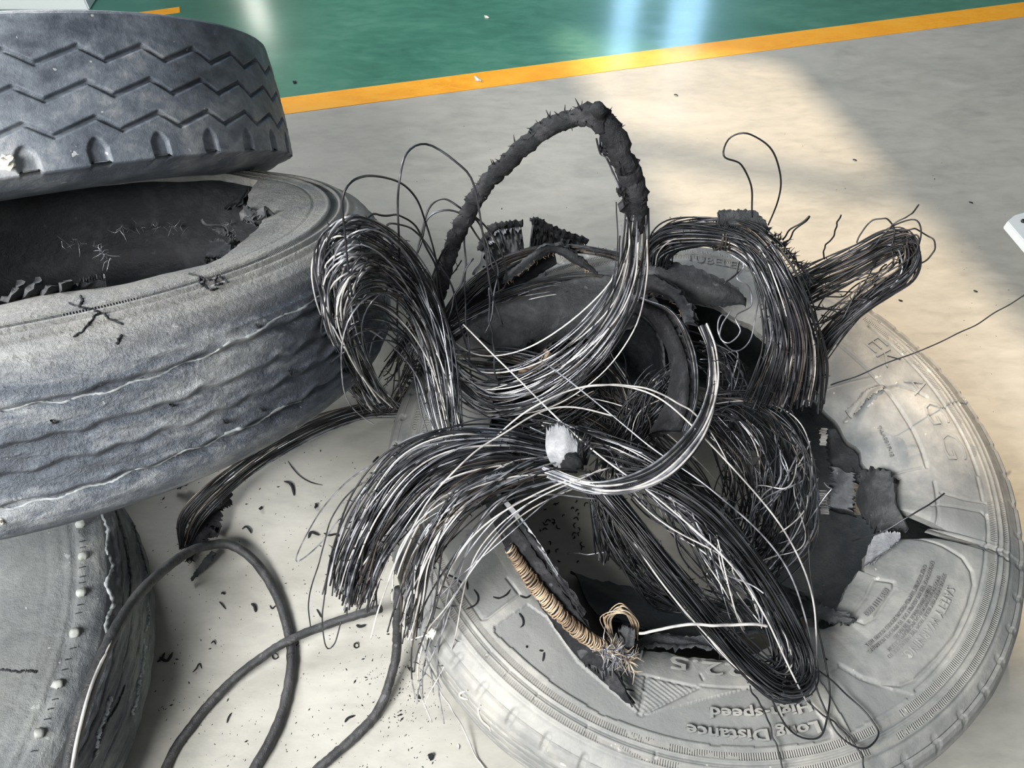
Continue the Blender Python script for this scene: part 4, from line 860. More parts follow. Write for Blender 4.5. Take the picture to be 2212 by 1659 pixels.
for i, (a, b) in enumerate([((1325, 1440), (1372, 1520)), ((1340, 1450), (1366, 1528))]):
    strand('rubber_thread', ('upper', 'lower')[i] + ' thin black thread past the pointed tip of the bead strip', [(*a, .275), ((a[0]+b[0])/2-4, (a[1]+b[1])/2+3, .262), (*b, .256)], .0011, M_BLACK, 'thread', ns=16, k=5)

# ------------------------------------------------------------------ torn parts round the hole of the foreground tyre
flap('liner_sheet', 'black liner sheet spread inside the right half of the hole', [(1500, 890, .02), (1650, 860, .03), (1780, 860, .05), (1870, 960, .08), (1920, 1080, .09), (1900, 1200, .09), (1860, 1330, .09)],
     [(1560, 960, .004), (1640, 980, .004), (1680, 1040, .004), (1690, 1120, .004), (1670, 1180, .004), (1640, 1250, .004), (1600, 1340, .004)], M_LINER, cat='tyre liner', thick=.004, jag=.004, noise_=.003, ns=50, nc=20, seed=50)
flap('liner_sheet', 'black crumpled liner along the near wall of the hole', [(1290, 1330, .12), (1400, 1350, .15), (1500, 1370, .16), (1620, 1370, .16), (1740, 1330, .15)], [(1230, 1230, .02), (1330, 1260, .01), (1450, 1290, .01), (1580, 1300, .01), (1680, 1270, .01)], M_LINER, cat='tyre liner', thick=.005, jag=.006, noise_=.008, ns=50, nc=16, seed=51)
e = bpy.data.objects['torn_truck_tyre']
def tpart(name, A, B, m, **k):
    o = ribbon(name, A, B, m, None, None, **k); o.parent = e; o.matrix_parent_inverse = TF.matrix().inverted(); return o
tpart('torn_lip', [(1360, 1405, .245), (1420, 1392, .250), (1490, 1392, .252), (1560, 1402, .252), (1610, 1415, .248)], [(1365, 1385, .235), (1420, 1368, .245), (1490, 1372, .246), (1560, 1380, .246), (1610, 1400, .244)], M_FLAP, thick=.008, jag=.003, seed=60)
tpart('torn_flap', [(1856, 1015, .20), (1895, 1012, .235), (1930, 1030, .245), (1935, 1090, .24)], [(1850, 1100, .17), (1880, 1140, .19), (1920, 1145, .225), (1960, 1140, .24)], M_FLAP, thick=.008, jag=.005, noise_=.004, seed=61)
tpart('torn_flap', [(1875, 1180, .235), (1900, 1150, .245), (1945, 1150, .248)], [(1866, 1222, .225), (1900, 1200, .242), (1945, 1165, .249)], M_PALE, thick=.006, jag=.003, seed=62)
tpart('torn_flap', [(1660, 1245, .22), (1720, 1285, .235), (1790, 1310, .245), (1850, 1335, .25)], [(1690, 1310, .2), (1740, 1325, .22), (1790, 1345, .24), (1835, 1345, .25)], M_FLAP, thick=.008, jag=.005, noise_=.005, seed=63)
tpart('torn_flap', [(1825, 888, .247), (1848, 868, .251), (1872, 842, .252), (1905, 832, .252)], [(1838, 905, .244), (1856, 884, .249), (1880, 856, .251), (1912, 838, .251)], M_FORE, thick=.004, jag=.002, noise_=.001, seed=64)
ply = empty('ply_layer', at(1830, 1040, .1), 'torn grey ply with comb-like cord ends hanging in the right side of the hole', 'tyre scrap'); pb = at(1830, 1040, .1)
ribbon('ply_sheet', [(1782, 925, .17), (1790, 985, .16), (1800, 1040, .15), (1785, 1100, .14)], [(1850, 930, .18), (1862, 1000, .17), (1860, 1060, .16), (1845, 1115, .15)], M_FLAP, ply, pb, thick=.004, jag=.006, noise_=.004, seed=65)
ribbon('scuffed_ply', [(1795, 1010, .17), (1800, 1050, .165), (1790, 1095, .155)], [(1845, 1020, .175), (1850, 1060, .17), (1835, 1105, .16)], M_PALE, ply, pb, thick=.003, jag=.006, noise_=.004, seed=66)
for k in range(40):
    y = 925 + k*1.9 if k < 20 else 1060 + (k-20)*2.6
    x = 1772+rng.uniform(-3, 3) if k < 20 else 1772 + rng.uniform(-3, 3) + (k-20)*.2
    if k < 20: P = path([(x, y, .165), (x+14, y+1, .17)])
    else: P = path([(x-2, y, .145), (x+16, y+1, .155)])
    tube_obj('cord_end', spline(P, 3), .0008, M_W[3], ply, pb, k=4)
for k in range(26):
    y = 1048 + k*2.5; P = path([(1846+rng.uniform(-3, 3), y, .175), (1866+rng.uniform(-3, 3), y+1, .172)])
    tube_obj('cord_end', spline(P, 3), .0008, M_BRASS, ply, pb, k=4)

# white wad and cream bits
def lumpy(name, label, cat, c, r, mat, seed, flat=.6, group=None):
    g = np.random.default_rng(seed); n1, n2 = 8, 12; V = [(0, 0, r*flat)]
    for i in range(1, n1):
        for j in range(n2):
            a, b = PI*i/n1, 2*PI*j/n2; q = r*(1+.25*g.normal()); V.append((q*math.sin(a)*math.cos(b), q*math.sin(a)*math.sin(b), q*flat*math.cos(a)))
    V.append((0, 0, -r*flat)); F = [(0, 1+j, 1+(j+1) % n2) for j in range(n2)]
    for i in range(n1-2):
        for j in range(n2): F.append((1+i*n2+j, 1+(i+1)*n2+j, 1+(i+1)*n2+(j+1) % n2, 1+i*n2+(j+1) % n2))
    F += [(len(V)-1, 1+(n1-2)*n2+(j+1) % n2, 1+(n1-2)*n2+j) for j in range(n2)]
    o = mesh_obj(name, np.array(V), F, mat, smooth=False); o.location = c
    return tag(o, label, cat, group)


# ------------------------------------------------------------------ surface finding on the tyres
from mathutils.bvhtree import BVHTree
def tree(root):
    o = [c for c in root.children if c.name.startswith('casing')][0]; me = o.data; n = len(me.vertices)
    c = np.zeros(n*3, np.float32); me.vertices.foreach_get('co', c); c = c.reshape(-1, 3)
    M = np.array(root.matrix_world); T = c @ M[:3, :3].T + M[:3, 3]
    step = me.polygons; l = np.zeros(len(me.loops), np.int32); me.loops.foreach_get('vertex_index', l)
    if len(l) == 4*len(step): F = l.reshape(-1, 4).tolist()
    else: F = [tuple(p.vertices) for p in step]
    return BVHTree.FromPolygons(T.tolist(), F)
TR = {}
def surf(root, px, py, up=.001):
    if root.name not in TR: TR[root.name] = tree(root)
    d = ray(px, py); d /= np.linalg.norm(d); h = TR[root.name].ray_cast(Vector((0, 0, CH)), Vector(d))
    if h[0] is None: return at(px, py, .002)
    nrm = np.array(h[1]);
    if np.dot(nrm, d) > 0: nrm = -nrm
    return np.array(h[0]) + nrm*up
def onpart(root, T, name, pts, r, mat, up=.0, k=6, ns=None, wob=.0):
    P = np.array([surf(root, x, y, up) for x, y in pts])
    if len(P) > 2:
        ns = ns or len(P)*5; Q = []
        px = spline([(x, y, 0) for x, y in pts], ns); P = np.array([surf(root, x, y, up) for x, y, _ in px])
        if wob: P = P + rng.normal(size=P.shape)*wob
    rr = r*(1+.3*rng.normal(size=(len(P), k))) if mat is not M_PAPER else np.full(len(P), r)
    v, f = tube(P, np.abs(rr), k, False)
    o = mesh_obj(name, v, f, mat, root); o.matrix_parent_inverse = T.matrix().inverted(); return o
M_STUD = plain('pale_stud_rubber', (.25, .265, .25), .7, nscale=80, var=.4)
M_PALEBLUE = plain('pale_torn_rubber_edge', (.27, .29, .30), .55, nscale=45, var=.5)
# leaning tyre: cracks, wrinkled patch, worn pale groove lips
for pts in ([(160, 728), (178, 716), (195, 695), (215, 675), (228, 682), (243, 692), (268, 702)], [(215, 675), (195, 668), (172, 664), (150, 655)], [(172, 664), (178, 650), (176, 640)], [(252, 745), (258, 732), (262, 724)],
            [(410, 592), (430, 598), (442, 604), (462, 606), (470, 596), (478, 602), (492, 610)], [(442, 604), (440, 616), (455, 626), (470, 622)], [(462, 606), (466, 616), (480, 612)], [(430, 598), (432, 612), (445, 622)]):
    onpart(tyre_mid, TM, 'crack', pts, .0013, M_BLACK, up=.0002, wob=.0005)
for pts in ([(0, 886), (64, 874), (191, 855), (319, 817), (447, 766), (542, 721), (638, 670), (690, 640)], [(0, 1098), (64, 1088), (191, 1053), (319, 1008), (447, 957), (549, 913), (650, 862)]):
    onpart(tyre_mid, TM, 'groove_lip', [(x, y+4*math.sin(x*.06)) for x, y in spline([(a, b, 0) for a, b in pts], 26)[:, :2]], .0017, M_PALEBLUE, up=-.0007, ns=120, k=5)
for i, (a, b) in enumerate([((8, 640), (40, 612)), ((45, 636), (75, 606)), ((80, 632), (110, 618)), ((122, 628), (140, 612))]):
    hz = (TM, .232)
    o = ribbon('torn_rubber_bit', [(a[0], a[1]+6, hz), ((a[0]+b[0])/2, a[1]-14, (TM, .25)), (b[0], b[1]-4, (TM, .245))], [(a[0]+18, a[1]+8, hz), ((a[0]+b[0])/2+16, a[1]+4, hz), (b[0]+6, b[1]+18, hz)], M_FLAP, tyre_mid, None, ns=10, nc=5, thick=.006, jag=.004, seed=70+i)
    o.matrix_parent_inverse = TM.matrix().inverted()
def mpart(name, A, B, m, **k):
    o = ribbon(name, [(x, y, (TM, z)) for x, y, z in A], [(x, y, (TM, z)) for x, y, z in B], m, tyre_mid, None, **k); o.matrix_parent_inverse = TM.matrix().inverted(); return o
mpart('torn_rubber_bit', [(146, 622, .235), (190, 608, .245), (228, 602, .245)], [(148, 636, .232), (190, 624, .232), (230, 618, .232)], M_FLAP, thick=.005, jag=.004, seed=75)
mpart('torn_flap', [(440, 470, .17), (470, 495, .15), (505, 520, .13)], [(490, 500, .20), (515, 512, .2), (520, 530, .19)], M_FLAP, thick=.005, jag=.008, noise_=.006, seed=76)
mpart('torn_flap', [(450, 515, .19), (480, 520, .2), (505, 530, .21)], [(440, 560, .2), (462, 556, .215), (490, 545, .225)], M_FLAP, thick=.005, jag=.008, noise_=.006, seed=77)
mpart('torn_flap', [(530, 452, .22), (565, 458, .235), (592, 456, .24)], [(530, 478, .21), (552, 478, .225), (572, 468, .235)], M_FLAP, thick=.005, jag=.006, noise_=.006, seed=78)
mpart('ply_flap', [(250, 460, .10), (350, 440, .12), (450, 425, .15), (540, 400, .2)], [(255, 495, .07), (350, 480, .09), (440, 470, .12), (520, 440, .17)], M_FLAP, thick=.005, jag=.010, noise_=.006, seed=79)
mpart('ply_flap', [(0, 470, .07), (60, 480, .08), (110, 500, .08), (190, 500, .09)], [(0, 560, .04), (50, 550, .04), (110, 545, .04), (200, 520, .05)], M_FLAP, thick=.005, jag=.010, noise_=.008, seed=80)
PS = [spline(np.array([at(x, y, (TM, .12)) for x, y in q]), 30) for q in ([(230, 500), (330, 490), (420, 490)], [(440, 450), (480, 470), (510, 500)], [(120, 520), (200, 530), (240, 570)])]
o = shreds(PS, 110, 'frayed_cords', tyre_mid, None, M_W[2], ln=(.012, .03), r=.0006, seed=81); o.matrix_parent_inverse = TM.matrix().inverted()
# small twig-like barbs on the leaning tyre's tread
for i, (x, y) in enumerate([(560, 880), (550, 700), (480, 905), (365, 870), (110, 905), (620, 800)]):
    onpart(tyre_mid, TM, 'rubber_curl', [(x, y), (x+6, y+9), (x+13, y+4)], .001, M_BLACK, up=.002)
# flat tyre: pale studs, exposed pale tears, dark cracks
for i, (x, y) in enumerate([(174, 1134), (180, 1202), (176, 1281), (162, 1368), (127, 1478), (86, 1584)]):
    c = surf(tyre_low, x, y, 0.0); g = np.random.default_rng(i); P = np.array([surf(tyre_low, x-9, y+2, .001), surf(tyre_low, x, y, .002), surf(tyre_low, x+9, y-2, .001)])
    v, f = tube(spline(P, 7), .0066*np.array([.6, .95, 1, 1, 1, .9, .6])[:, None]*(1+.12*g.normal(size=(7, 8))), 8, True)
    fl = [tuple(q) for q in f[:-16]] + [tuple(q[:3]) for q in f[-16:]]
    o = mesh_obj('wear_stud', v, fl, M_STUD, tyre_low); o.matrix_parent_inverse = TL.matrix().inverted()
for pts, r in (([(220, 1112), (232, 1150), (230, 1185), (241, 1225), (232, 1262), (243, 1305), (229, 1342), (234, 1388)], .0035), ([(311, 1380), (310, 1425), (303, 1470), (296, 1510), (284, 1545)], .0028),
               ([(240, 1500), (228, 1540), (215, 1580), (205, 1640)], .003), ([(318, 1300), (322, 1340), (313, 1365)], .002)):
    onpart(tyre_low, TL, 'pale_tear', pts, r, M_PALEBLUE, up=-.0008, ns=50, k=6, wob=.0008)
for pts in ([(250, 1105), (262, 1140), (270, 1180), (277, 1215), (282, 1260), (279, 1300)], [(270, 1480), (250, 1530), (225, 1570), (200, 1640)], [(0, 1446), (40, 1450), (62, 1449), (80, 1452)], [(285, 1130), (305, 1190), (318, 1240)]):
    onpart(tyre_low, TL, 'crack', pts, .0016, M_BLACK, up=.0, ns=40, wob=.0006)
for i, (x, y) in enumerate([(178, 1169), (179, 1182), (178, 1225), (179, 1245), (178, 1258), (174, 1306), (170, 1324), (157, 1400), (147, 1424), (140, 1446), (119, 1510), (110, 1531), (102, 1553), (74, 1622)]):
    onpart(tyre_low, TL, 'sipe', [(x-7, y+2), (x, y), (x+7, y-1)], .0008, M_BLACK, up=.0, ns=6)
# upper tyre: wad of paper stuck on the tread
wad = lumpy('paper_wad', 'crumpled white paper wad stuck on the zigzag tread at the left edge', 'paper', surf(tyre_up, 14, 351, .006), .0105, M_PAPER, 5, .8)
lumpy('paper_fleck', 'tiny white fleck on the lower tread edge of the leaning tyre', 'paper', surf(tyre_mid, 1, 1127, .002), .004, M_PAPER, 6, .7)

# ------------------------------------------------------------------ coated strands on the floor, lower left
strand('coated_strand', 'thick black strand hooped over the floor, left end up on the flat tyre', [(90, 2300, .28), (110, 2000, .285), (146, 1680, .285), (163, 1590, .285), (200, 1470, .28), (255, 1350, .25), (320, 1262, .18), (395, 1200, .09), (450, 1178, .05), (500, 1178, .03), (550, 1212, .018), (595, 1280, .01), (622, 1360, .008), (630, 1430, .008), (615, 1520, .008), (585, 1600, .008), (540, 1680, .008), (440, 1900, .008), (330, 2200, .008)], .0084, M_STRAND, 'strand', ns=140, k=10, lump=.05)
strand('coated_strand', 'black coated strand crossing over the hooped one near the lower middle', [(270, 2000, .008), (350, 1680, .008), (420, 1560, .008), (500, 1472, .012), (580, 1410, .02), (635, 1378, .023), (700, 1352, .02), (760, 1332, .03), (808, 1318, .04), (822, 1314, .045)], .0075, M_STRAND, 'strand', ns=90, k=10, lump=.05)
strand('coated_strand', 'black coated strand running down from the fountain tail to the bottom edge', [(862, 1270, .14), (858, 1340, .09), (857, 1400, .05), (848, 1450, .03), (820, 1530, .012), (770, 1588, .008), (720, 1632, .008), (670, 1680, .008), (560, 1820, .008), (430, 2060, .008)], .0078, M_STRAND, 'strand', ns=90, k=10, lump=.05)
o, P = strand('bare_wire', 'bright bare wire edge along the left end of the hooped strand', [(152, 1680, .293), (168, 1590, .293), (198, 1480, .29), (240, 1385, .268)], .0022, M_W[3], ns=40)
flap('rubber_tail', 'narrow grey rubber sliver hanging off the crown of the hooped strand', [(455, 1190, .03), (435, 1215, .02), (412, 1250, .008)], [(468, 1196, .03), (450, 1222, .015), (414, 1256, .006)], M_FLAP, thick=.002, jag=.001, seed=82)
flap('rubber_lump', 'ragged black rubber clump beside the curl of wires under the leaning tyre', [(500, 1060, .05), (450, 1110, .05), (412, 1150, .04), (405, 1192, .02)], [(502, 1082, .03), (482, 1112, .03), (455, 1150, .02), (440, 1182, .01)], M_BLACK, thick=.016, jag=.008, noise_=.006, seed=83)
flap('rubber_lump', 'small black knob of rubber next to the crown of the hooped strand', [(445, 1140, .03), (460, 1143, .035), (472, 1152, .03)], [(446, 1155, .02), (458, 1160, .025), (470, 1160, .02)], M_BLACK, thick=.012, jag=.003, seed=84)
shreds([spline(path([(398, 1195, .03), (410, 1205, .02), (418, 1208, .015)]), 12)], 26, 'frayed_rubber', bpy.data.objects['rubber_lump'], np.array(bpy.data.objects['rubber_lump'].location), M_BLACK, ln=(.008, .016), r=.0009, seed=84)
flap('rubber_scrap', 'small black scrap poking out under the leaning tyre edge', [(375, 1046, .02), (392, 1036, .03), (408, 1034, .03)], [(372, 1056, .01), (388, 1054, .01), (408, 1046, .01)], M_BLACK, thick=.004, seed=85)

# ------------------------------------------------------------------ small litter
def curl(name, label, cat, pts, r, mat, group=None, root=None, seed=0):
    g = np.random.default_rng(seed)
    if root: P = np.array([surf(root, x, y, r*.8) for x, y in pts])
    else: P = np.array([at(x, y, r*.9) for x, y in pts])
    if root is None: P[1:-1, 2] += g.uniform(0, .003, len(P)-2)
    Q = spline(P, max(8, len(P)*4)); b = Q[0].copy()
    v, f = tube(Q, r*np.interp(np.linspace(0, 1, len(Q)), [0, .2, .8, 1], [.5, 1, 1, .4]), 5, False)
    o = mesh_obj(name, v-b, f, mat); o.location = b; return tag(o, label, cat, group)
GF = 'black rubber curls on the bare floor'; lab = 'small black rubber curl lying on the grey floor left of the foreground tyre'
cur = [[(628, 1042), (634, 1050), (633, 1062)], [(523, 1143), (532, 1138), (540, 1146), (543, 1152)], [(543, 1304), (550, 1310), (552, 1322)], [(583, 1308), (588, 1315), (594, 1310), (602, 1306)],
       [(700, 1152), (712, 1158), (725, 1155), (736, 1160)], [(680, 1098), (684, 1092), (681, 1088)], [(416, 1452), (424, 1446), (431, 1434), (436, 1444)], [(340, 1430), (350, 1424), (356, 1410)],
       [(345, 1420), (360, 1428), (370, 1418), (372, 1410)], [(456, 1390), (463, 1386), (466, 1392)], [(805, 999), (812, 994), (817, 986)], [(770, 1350), (778, 1354), (790, 1350)], [(684, 1316), (690, 1326), (694, 1334)],
       [(745, 1560), (752, 1552), (766, 1546)], [(820, 1090), (824, 1100), (820, 1108)], [(474, 1300), (480, 1306), (488, 1316)], [(478, 1283), (482, 1281), (486, 1284)], [(560, 1098), (566, 1094)], [(500, 1540), (494, 1550), (490, 1562)],
       [(735, 1210), (740, 1200), (748, 1192), (752, 1188)], [(666, 1162), (672, 1150), (690, 1156)], [(880, 1440), (890, 1452), (896, 1448)], [(900, 1500), (905, 1508), (915, 1506)]]
WHERE = ['below the longer wire snippet', 'just above the crown of the hooped strand', 'tiny, inside the hooped strand near its right limb', 'touching the right limb of the hooped strand', 'left of the lowest fountain loops, longest of its kind', 'left of the far-reaching wire loop', 'mid floor inside the hooped strand, lowest pair, left one', 'beside the flat tyre edge, upper of two', 'beside the flat tyre edge, hooked, lower of two',
 'inside the hooped strand, left half', 'high up by the fountain top', 'just left of the tiny ring under the fountain', 'right of the hooped strand near the strand crossing', 'touching the strand that runs to the bottom edge', 'under the fountain, straightest one', 'inside the hooped strand, centre', 'inside the hooped strand, above the centre one', 'under the wire bundle curl, highest on open floor', 'between the two strands near the bottom edge', 'under the fountain, left of the dipping hoop', 'by the tip of the far-reaching wire loop', 'in the dark gap beside the foreground tyre, upper', 'in the dark gap beside the foreground tyre, lower']
for i, p in enumerate(cur): curl('rubber_curl', 'small black curl, ' + WHERE[i], 'rubber curl', p if len(p) > 2 else [p[0], ((p[0][0]+p[1][0])/2, p[0][1]+2), p[1]], .0013+.0006*(i % 3), M_BLACK, GF, seed=i)
curl('wire_snippet', 'longer curved black wire snippet on the floor below the wires under the leaning tyre', 'wire snippet', [(622, 996), (634, 1014), (650, 1030), (672, 1042), (697, 1048)], .0011, M_BLACK)
curl('rubber_curl', 'thickest black rubber curl on the floor, short and bent', 'rubber curl', [(614, 1040), (625, 1044), (632, 1054), (635, 1070)], .0024, M_BLACK)
for i, (x, y, r) in enumerate([(595, 1418, 6), (770, 1395, 5), (638, 1388, 7)]):
    curl('rubber_ring', ('tiny black ring on the floor by the crossing strands', 'tiny black ring on the floor right of the crossing, under the fountain', 'tiny black ring stuck at the crossing of the two strands')[i], 'rubber ring',
         [(x+r*math.cos(a), y+r*math.sin(a)) for a in np.linspace(0, 2*PI, 9)], .0011, M_BLACK)
flap('rubber_scrap', 'black diamond-shaped rubber scrap on the floor near the bottom edge', [(924, 1630, .004), (932, 1627, .004), (938, 1632, .004)], [(926, 1638, .003), (930, 1643, .003), (935, 1641, .003)], M_BLACK, thick=.002, jag=.001, ns=8, nc=4, seed=90)
flap('paper_scrap', 'tiny cream paper chip on the floor near the bottom edge', [(988, 1608, .002), (992, 1609, .002)], [(989, 1618, .002), (991, 1619, .002)], M_PAPER, cat='paper', thick=.001, jag=.0, ns=5, nc=3, seed=91)
# cream scrap caught on the wires, tan threads on the tyre shoulder
flap('paper_scrap', 'cream crumpled paper scrap caught among the wires at the tyre shoulder', [(920, 1368, .262), (932, 1358, .266), (942, 1360, .264)], [(921, 1376, .258), (932, 1380, .258), (940, 1374, .26)], M_PAPER, cat='paper', thick=.002, jag=.003, noise_=.003, ns=10, nc=6, seed=92)
e = bpy.data.objects['paper_scrap.001']
tube_obj('thread', spline(path([(888, 1382, .256), (905, 1376, .26), (924, 1371, .262)]), 10), .0011, M_PAPER, e, np.array(e.location), k=4)
curl('pale_thread', 'pale curled thread in the oval notch on the tyre shoulder', 'thread', [(1012, 1490), (996, 1496), (996, 1504), (1006, 1508), (1013, 1510)], .0018, M_PAPER, root=tyre_fore)
curl('pale_thread', 'long pale thread hanging down the tyre shoulder beside a notch', 'thread', [(1040, 1522), (1034, 1534), (1040, 1550), (1050, 1562), (1058, 1570), (1061, 1578)], .0018, M_PAPER, root=tyre_fore)
GT = 'black rubber curls on the foreground tyre'; lt = 'black rubber curl lying on the pale sidewall left of the cord-wound strip'
for i, p in enumerate([[(1007, 1253), (1009, 1264), (1010, 1274)], [(1024, 1274), (1033, 1290), (1028, 1306), (1007, 1317)], [(1065, 1290), (1078, 1293), (1094, 1285), (1102, 1274)], [(1123, 1288), (1136, 1292), (1146, 1286)], [(1121, 1325), (1129, 1338), (1130, 1350), (1124, 1356)],
                       [(1137, 1395), (1139, 1400)], [(1165, 1405), (1173, 1406)], [(1175, 1410), (1174, 1420), (1172, 1429)], [(960, 1240), (980, 1248), (1000, 1262)], [(915, 1190), (930, 1200), (948, 1196)]]):
    curl('rubber_curl', 'black curl on the pale sidewall, ' + ('short upright one, topmost', 'large hook-shaped one', 'wide bow nearest the strip', 'small bow touching the strip', 'hooked one just below the small bow', 'dot-like one, alone on the lower panel', 'tiny flat one above the slanted one', 'slanted one lowest on the panel', 'long one under the fountain wires', 'at the upper left among wires')[i], 'rubber curl', p if len(p) > 2 else [p[0], ((p[0][0]+p[1][0])/2, (p[0][1]+p[1][1])/2+1), p[1]], .0013, M_BLACK, GT, root=tyre_fore, seed=40+i)
curl('rubber_curl', 'short black curl on the bare sidewall right of the hairpin bundle', 'rubber curl', [(1779, 1420), (1783, 1424), (1788, 1426)], .0014, M_BLACK, root=tyre_fore)
curl('rubber_curl', 'thin black crooked thread across the incised triangle', 'rubber curl', [(1345, 1489), (1358, 1490), (1370, 1494)], .0010, M_BLACK, root=tyre_fore)
# litter seen on the floor through the hole
GH = 'black rubber flecks on the floor inside the hole'
g = np.random.default_rng(77)
for i in range(34):
    x, y = g.uniform(1165, 1262), g.uniform(1075, 1225); a = g.uniform(0, 6.28); l = g.uniform(5, 13)
    curl('rubber_fleck', 'black rubber fleck on the floor seen through the hole left of the hairpin', 'rubber fleck', [(x, y), (x+l*.6*math.cos(a), y+l*.6*math.sin(a)), (x+l*math.cos(a+.6), y+l*math.sin(a+.6))], .0011, M_BLACK, GH, seed=200+i)
# uncountable crumbs
V = []; F = []; b = 0
for i in range(1500):
    if i < 900: x, y = g.uniform(330, 1000), g.uniform(960, 1659)
    elif i < 1200: x, y = g.normal(880, 60), g.normal(1480, 80)
    else: x, y = g.uniform(650, 2200), g.uniform(250, 900)
    p = at(x, y, .0006); s_ = g.uniform(.0003, .0009) if g.random() < .93 else g.uniform(.001, .0017); a = g.uniform(0, 6.28); el = g.uniform(1, 3)
    if np.hypot(p[0]-.306, p[1]-.641) < .525: continue
    for k in range(4): V.append((p[0]+s_*el*math.cos(a+k*PI/2)*(1 if k % 2 == 0 else .4), p[1]+s_*el*math.sin(a+k*PI/2)*(1 if k % 2 == 0 else .4), 0))
    V.append((p[0], p[1], s_)); F += [(b, b+1, b+4), (b+1, b+2, b+4), (b+2, b+3, b+4), (b+3, b, b+4)]; b += 5
tag(mesh_obj('rubber_crumbs', np.array(V), F, M_BLACK, smooth=False), 'fine black rubber crumbs scattered over the grey floor', 'crumbs', kind='stuff')
# chips on the green floor and along the line
flap('plastic_chip', 'pale grey triangular chip standing on the upper edge of the orange line', [(1023, 163, .012), (1030, 166, .010), (1039, 174, .006)], [(1028, 176, .001), (1034, 176, .001), (1039, 177, .001)], M_WHITE, cat='chip', thick=.002, jag=0, ns=5, nc=3, seed=93)
flap('paper_scrap', 'small white torn scrap on the green floor near the top edge', [(1046, 33, .004), (1052, 34, .004)], [(1048, 39, .002), (1057, 39, .002)], M_PAPER, cat='paper', thick=.002, jag=.001, ns=5, nc=3, seed=94)
flap('rubber_scrap', 'tiny black scrap on the green floor beside the zigzag tyre', [(632, 176, .003), (640, 175, .003)], [(634, 180, .002), (640, 179, .002)], M_BLACK, thick=.003, jag=.001, ns=5, nc=3, seed=95)
for i, (x, y) in enumerate([(1846, 345), (2097, 437), (2107, 628), (1945, 648), (1460, 205)]):
    curl('rubber_curl', ('black speck on the grey floor between arch and right frame edge', 'lone dark speck near the white foot at the right frame edge', 'dark speck above the long thin wire at far right', 'dark speck on the sunlit floor right of the hairpin', 'dark speck on sunlit floor below the line')[i], 'rubber curl', [(x-4, y-1), (x, y+1), (x+5, y+2)], .0016, M_BLACK, seed=i)

# ------------------------------------------------------------------ white things at the frame edges
cab = empty('white_cabinet', (-1.9, 2.75, 0), 'pale blue-white cabinet corner standing on the green floor at the top left', 'cabinet')
p0 = at(194, 23); x1, y0 = p0[0], p0[1]
def boxm(name, a, b, mat, parent, off, bev=.004):
    x0, y0, z0 = a; x1, y1, z1 = b; V = []; F = []
    import bmesh
    bm = bmesh.new(); bmesh.ops.create_cube(bm, size=1)
    for v in bm.verts: v.co = Vector((x0+(v.co.x+.5)*(x1-x0), y0+(v.co.y+.5)*(y1-y0), z0+(v.co.z+.5)*(z1-z0))) - Vector(off)
    bmesh.ops.bevel(bm, geom=list(bm.edges), offset=bev, segments=2, affect='EDGES')
    me = bpy.data.meshes.new(name); bm.to_mesh(me); bm.free(); me.materials.append(mat); o = bpy.data.objects.new(name, me); COL.objects.link(o); o.parent = parent; return o
boxm('body', (x1-1.0, y0, .0), (x1, y0+.55, .9), M_WHITE, cab, (-1.9, 2.75, 0)); boxm('top_panel', (x1-1.01, y0-.01, .9), (x1+.01, y0+.56, .925), M_WHITE, cab, (-1.9, 2.75, 0))
boxm('door', (x1-.97, y0-.012, .08), (x1-.52, y0, .86), M_WHITE, cab, (-1.9, 2.75, 0)); boxm('door', (x1-.50, y0-.012, .08), (x1-.05, y0, .86), M_WHITE, cab, (-1.9, 2.75, 0))
# chamfered white foot plate on a post at the right edge
zt = .085; q = [(2176, 478), (2192, 464), (2250, 447), (2420, 470), (2420, 640), (2280, 600)]
import bmesh
fb = at(2300, 540, 0); foot = empty('white_machine_foot', fb, 'white foot plate with a chamfered corner poking in at the right frame edge', 'machine foot')
bm = bmesh.new(); vs = [bm.verts.new(Vector(at(x, y, zt)) - Vector(fb)) for x, y in q]; fc = bm.faces.new(vs)
r_ = bmesh.ops.extrude_face_region(bm, geom=[fc]); [setattr(v, 'co', v.co + Vector((0, 0, -.022))) for v in r_['geom'] if isinstance(v, bmesh.types.BMVert)]
bmesh.ops.recalc_face_normals(bm, faces=bm.faces); bmesh.ops.bevel(bm, geom=list(bm.edges), offset=.002, segments=2, affect='EDGES')
me = bpy.data.meshes.new('plate'); bm.to_mesh(me); bm.free(); me.materials.append(M_WHITE); o = bpy.data.objects.new('plate', me); COL.objects.link(o); o.parent = foot
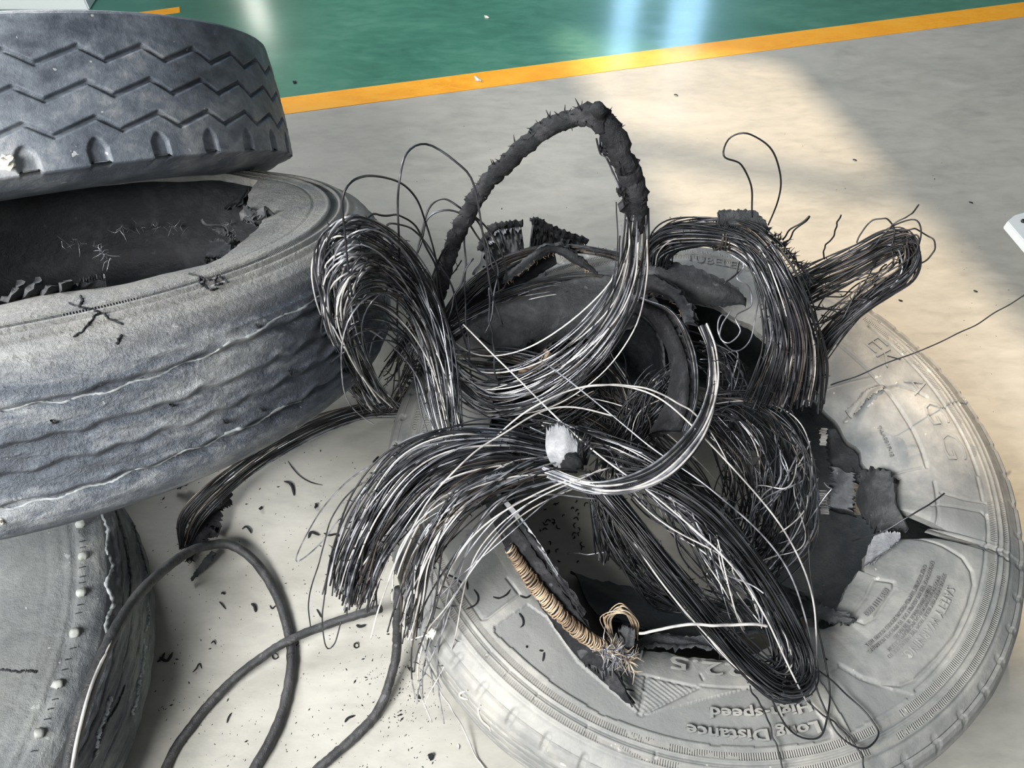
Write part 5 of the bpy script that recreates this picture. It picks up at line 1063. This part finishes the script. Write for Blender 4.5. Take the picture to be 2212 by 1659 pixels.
c_ = at(2340, 545, 0); tube_obj('post', np.array([[c_[0], c_[1], 0], [c_[0], c_[1], .064]]), .025, M_WHITE, foot, fb, k=16, caps=True)
c_ = at(2209, 479, zt); tube_obj('bolt', np.array([[c_[0], c_[1], zt-.001], [c_[0], c_[1], zt+.005]]), .005, M_W[1], foot, fb, k=6, caps=True)
# short faded line stub on the green floor
A_, B_ = at(300, 33), at(388, 21); dd = (B_-A_)/np.linalg.norm(B_-A_); nn2 = np.array([-dd[1], dd[0], 0])*.018
v = [A_-nn2, B_-nn2, B_+nn2, A_+nn2]; v = [(p[0], p[1], z) for z in (-.0001, .0007) for p in v]
tag(mesh_obj('floor_line_stub', np.array(v), [(4, 5, 6, 7), (3, 2, 1, 0), (0, 1, 5, 4), (1, 2, 6, 5), (2, 3, 7, 6), (3, 0, 4, 7)], M_YEL, smooth=False), 'short faded yellow line stub on the green floor near the cabinet', kind='structure')
# dark fill layers of wire in the middle of the tangle
bundle('bead_wire_bundle', 'deep layer of black wires under the bright ring and pale chunk', [(1150, 900, .24), (1280, 960, .24), (1400, 1030, .24), (1500, 1120, .22), (1560, 1230, .2)], [(1250, 850, .22), (1370, 900, .22), (1470, 980, .22), (1560, 1090, .2), (1620, 1210, .18)],
       70, 'dark', jit=.010, thick=.02, seed=50, trim=(.05, .15), barbs=120)
bundle('bead_wire_bundle', 'black wires curling down between the bead ring and the crossed wires', [(1180, 760, .22), (1260, 860, .22), (1290, 960, .2), (1290, 1050, .18)], [(1330, 740, .24), (1370, 850, .22), (1380, 950, .2), (1350, 1050, .18)], 50, 'dark', jit=.012, thick=.02, seed=51, trim=(.05, .2), barbs=80)

bundle('bead_wire_bundle', 'middle strands of wire spread between the two limbs of the long hairpin', [(1330, 1030, .37), (1430, 1130, .35), (1520, 1250, .32), (1600, 1370, .29)], [(1440, 1020, .38), (1550, 1110, .37), (1640, 1230, .34), (1700, 1350, .3)],
       46, 'mix', jit=.012, thick=.02, seed=52, trim=(.02, .12), barbs=120)
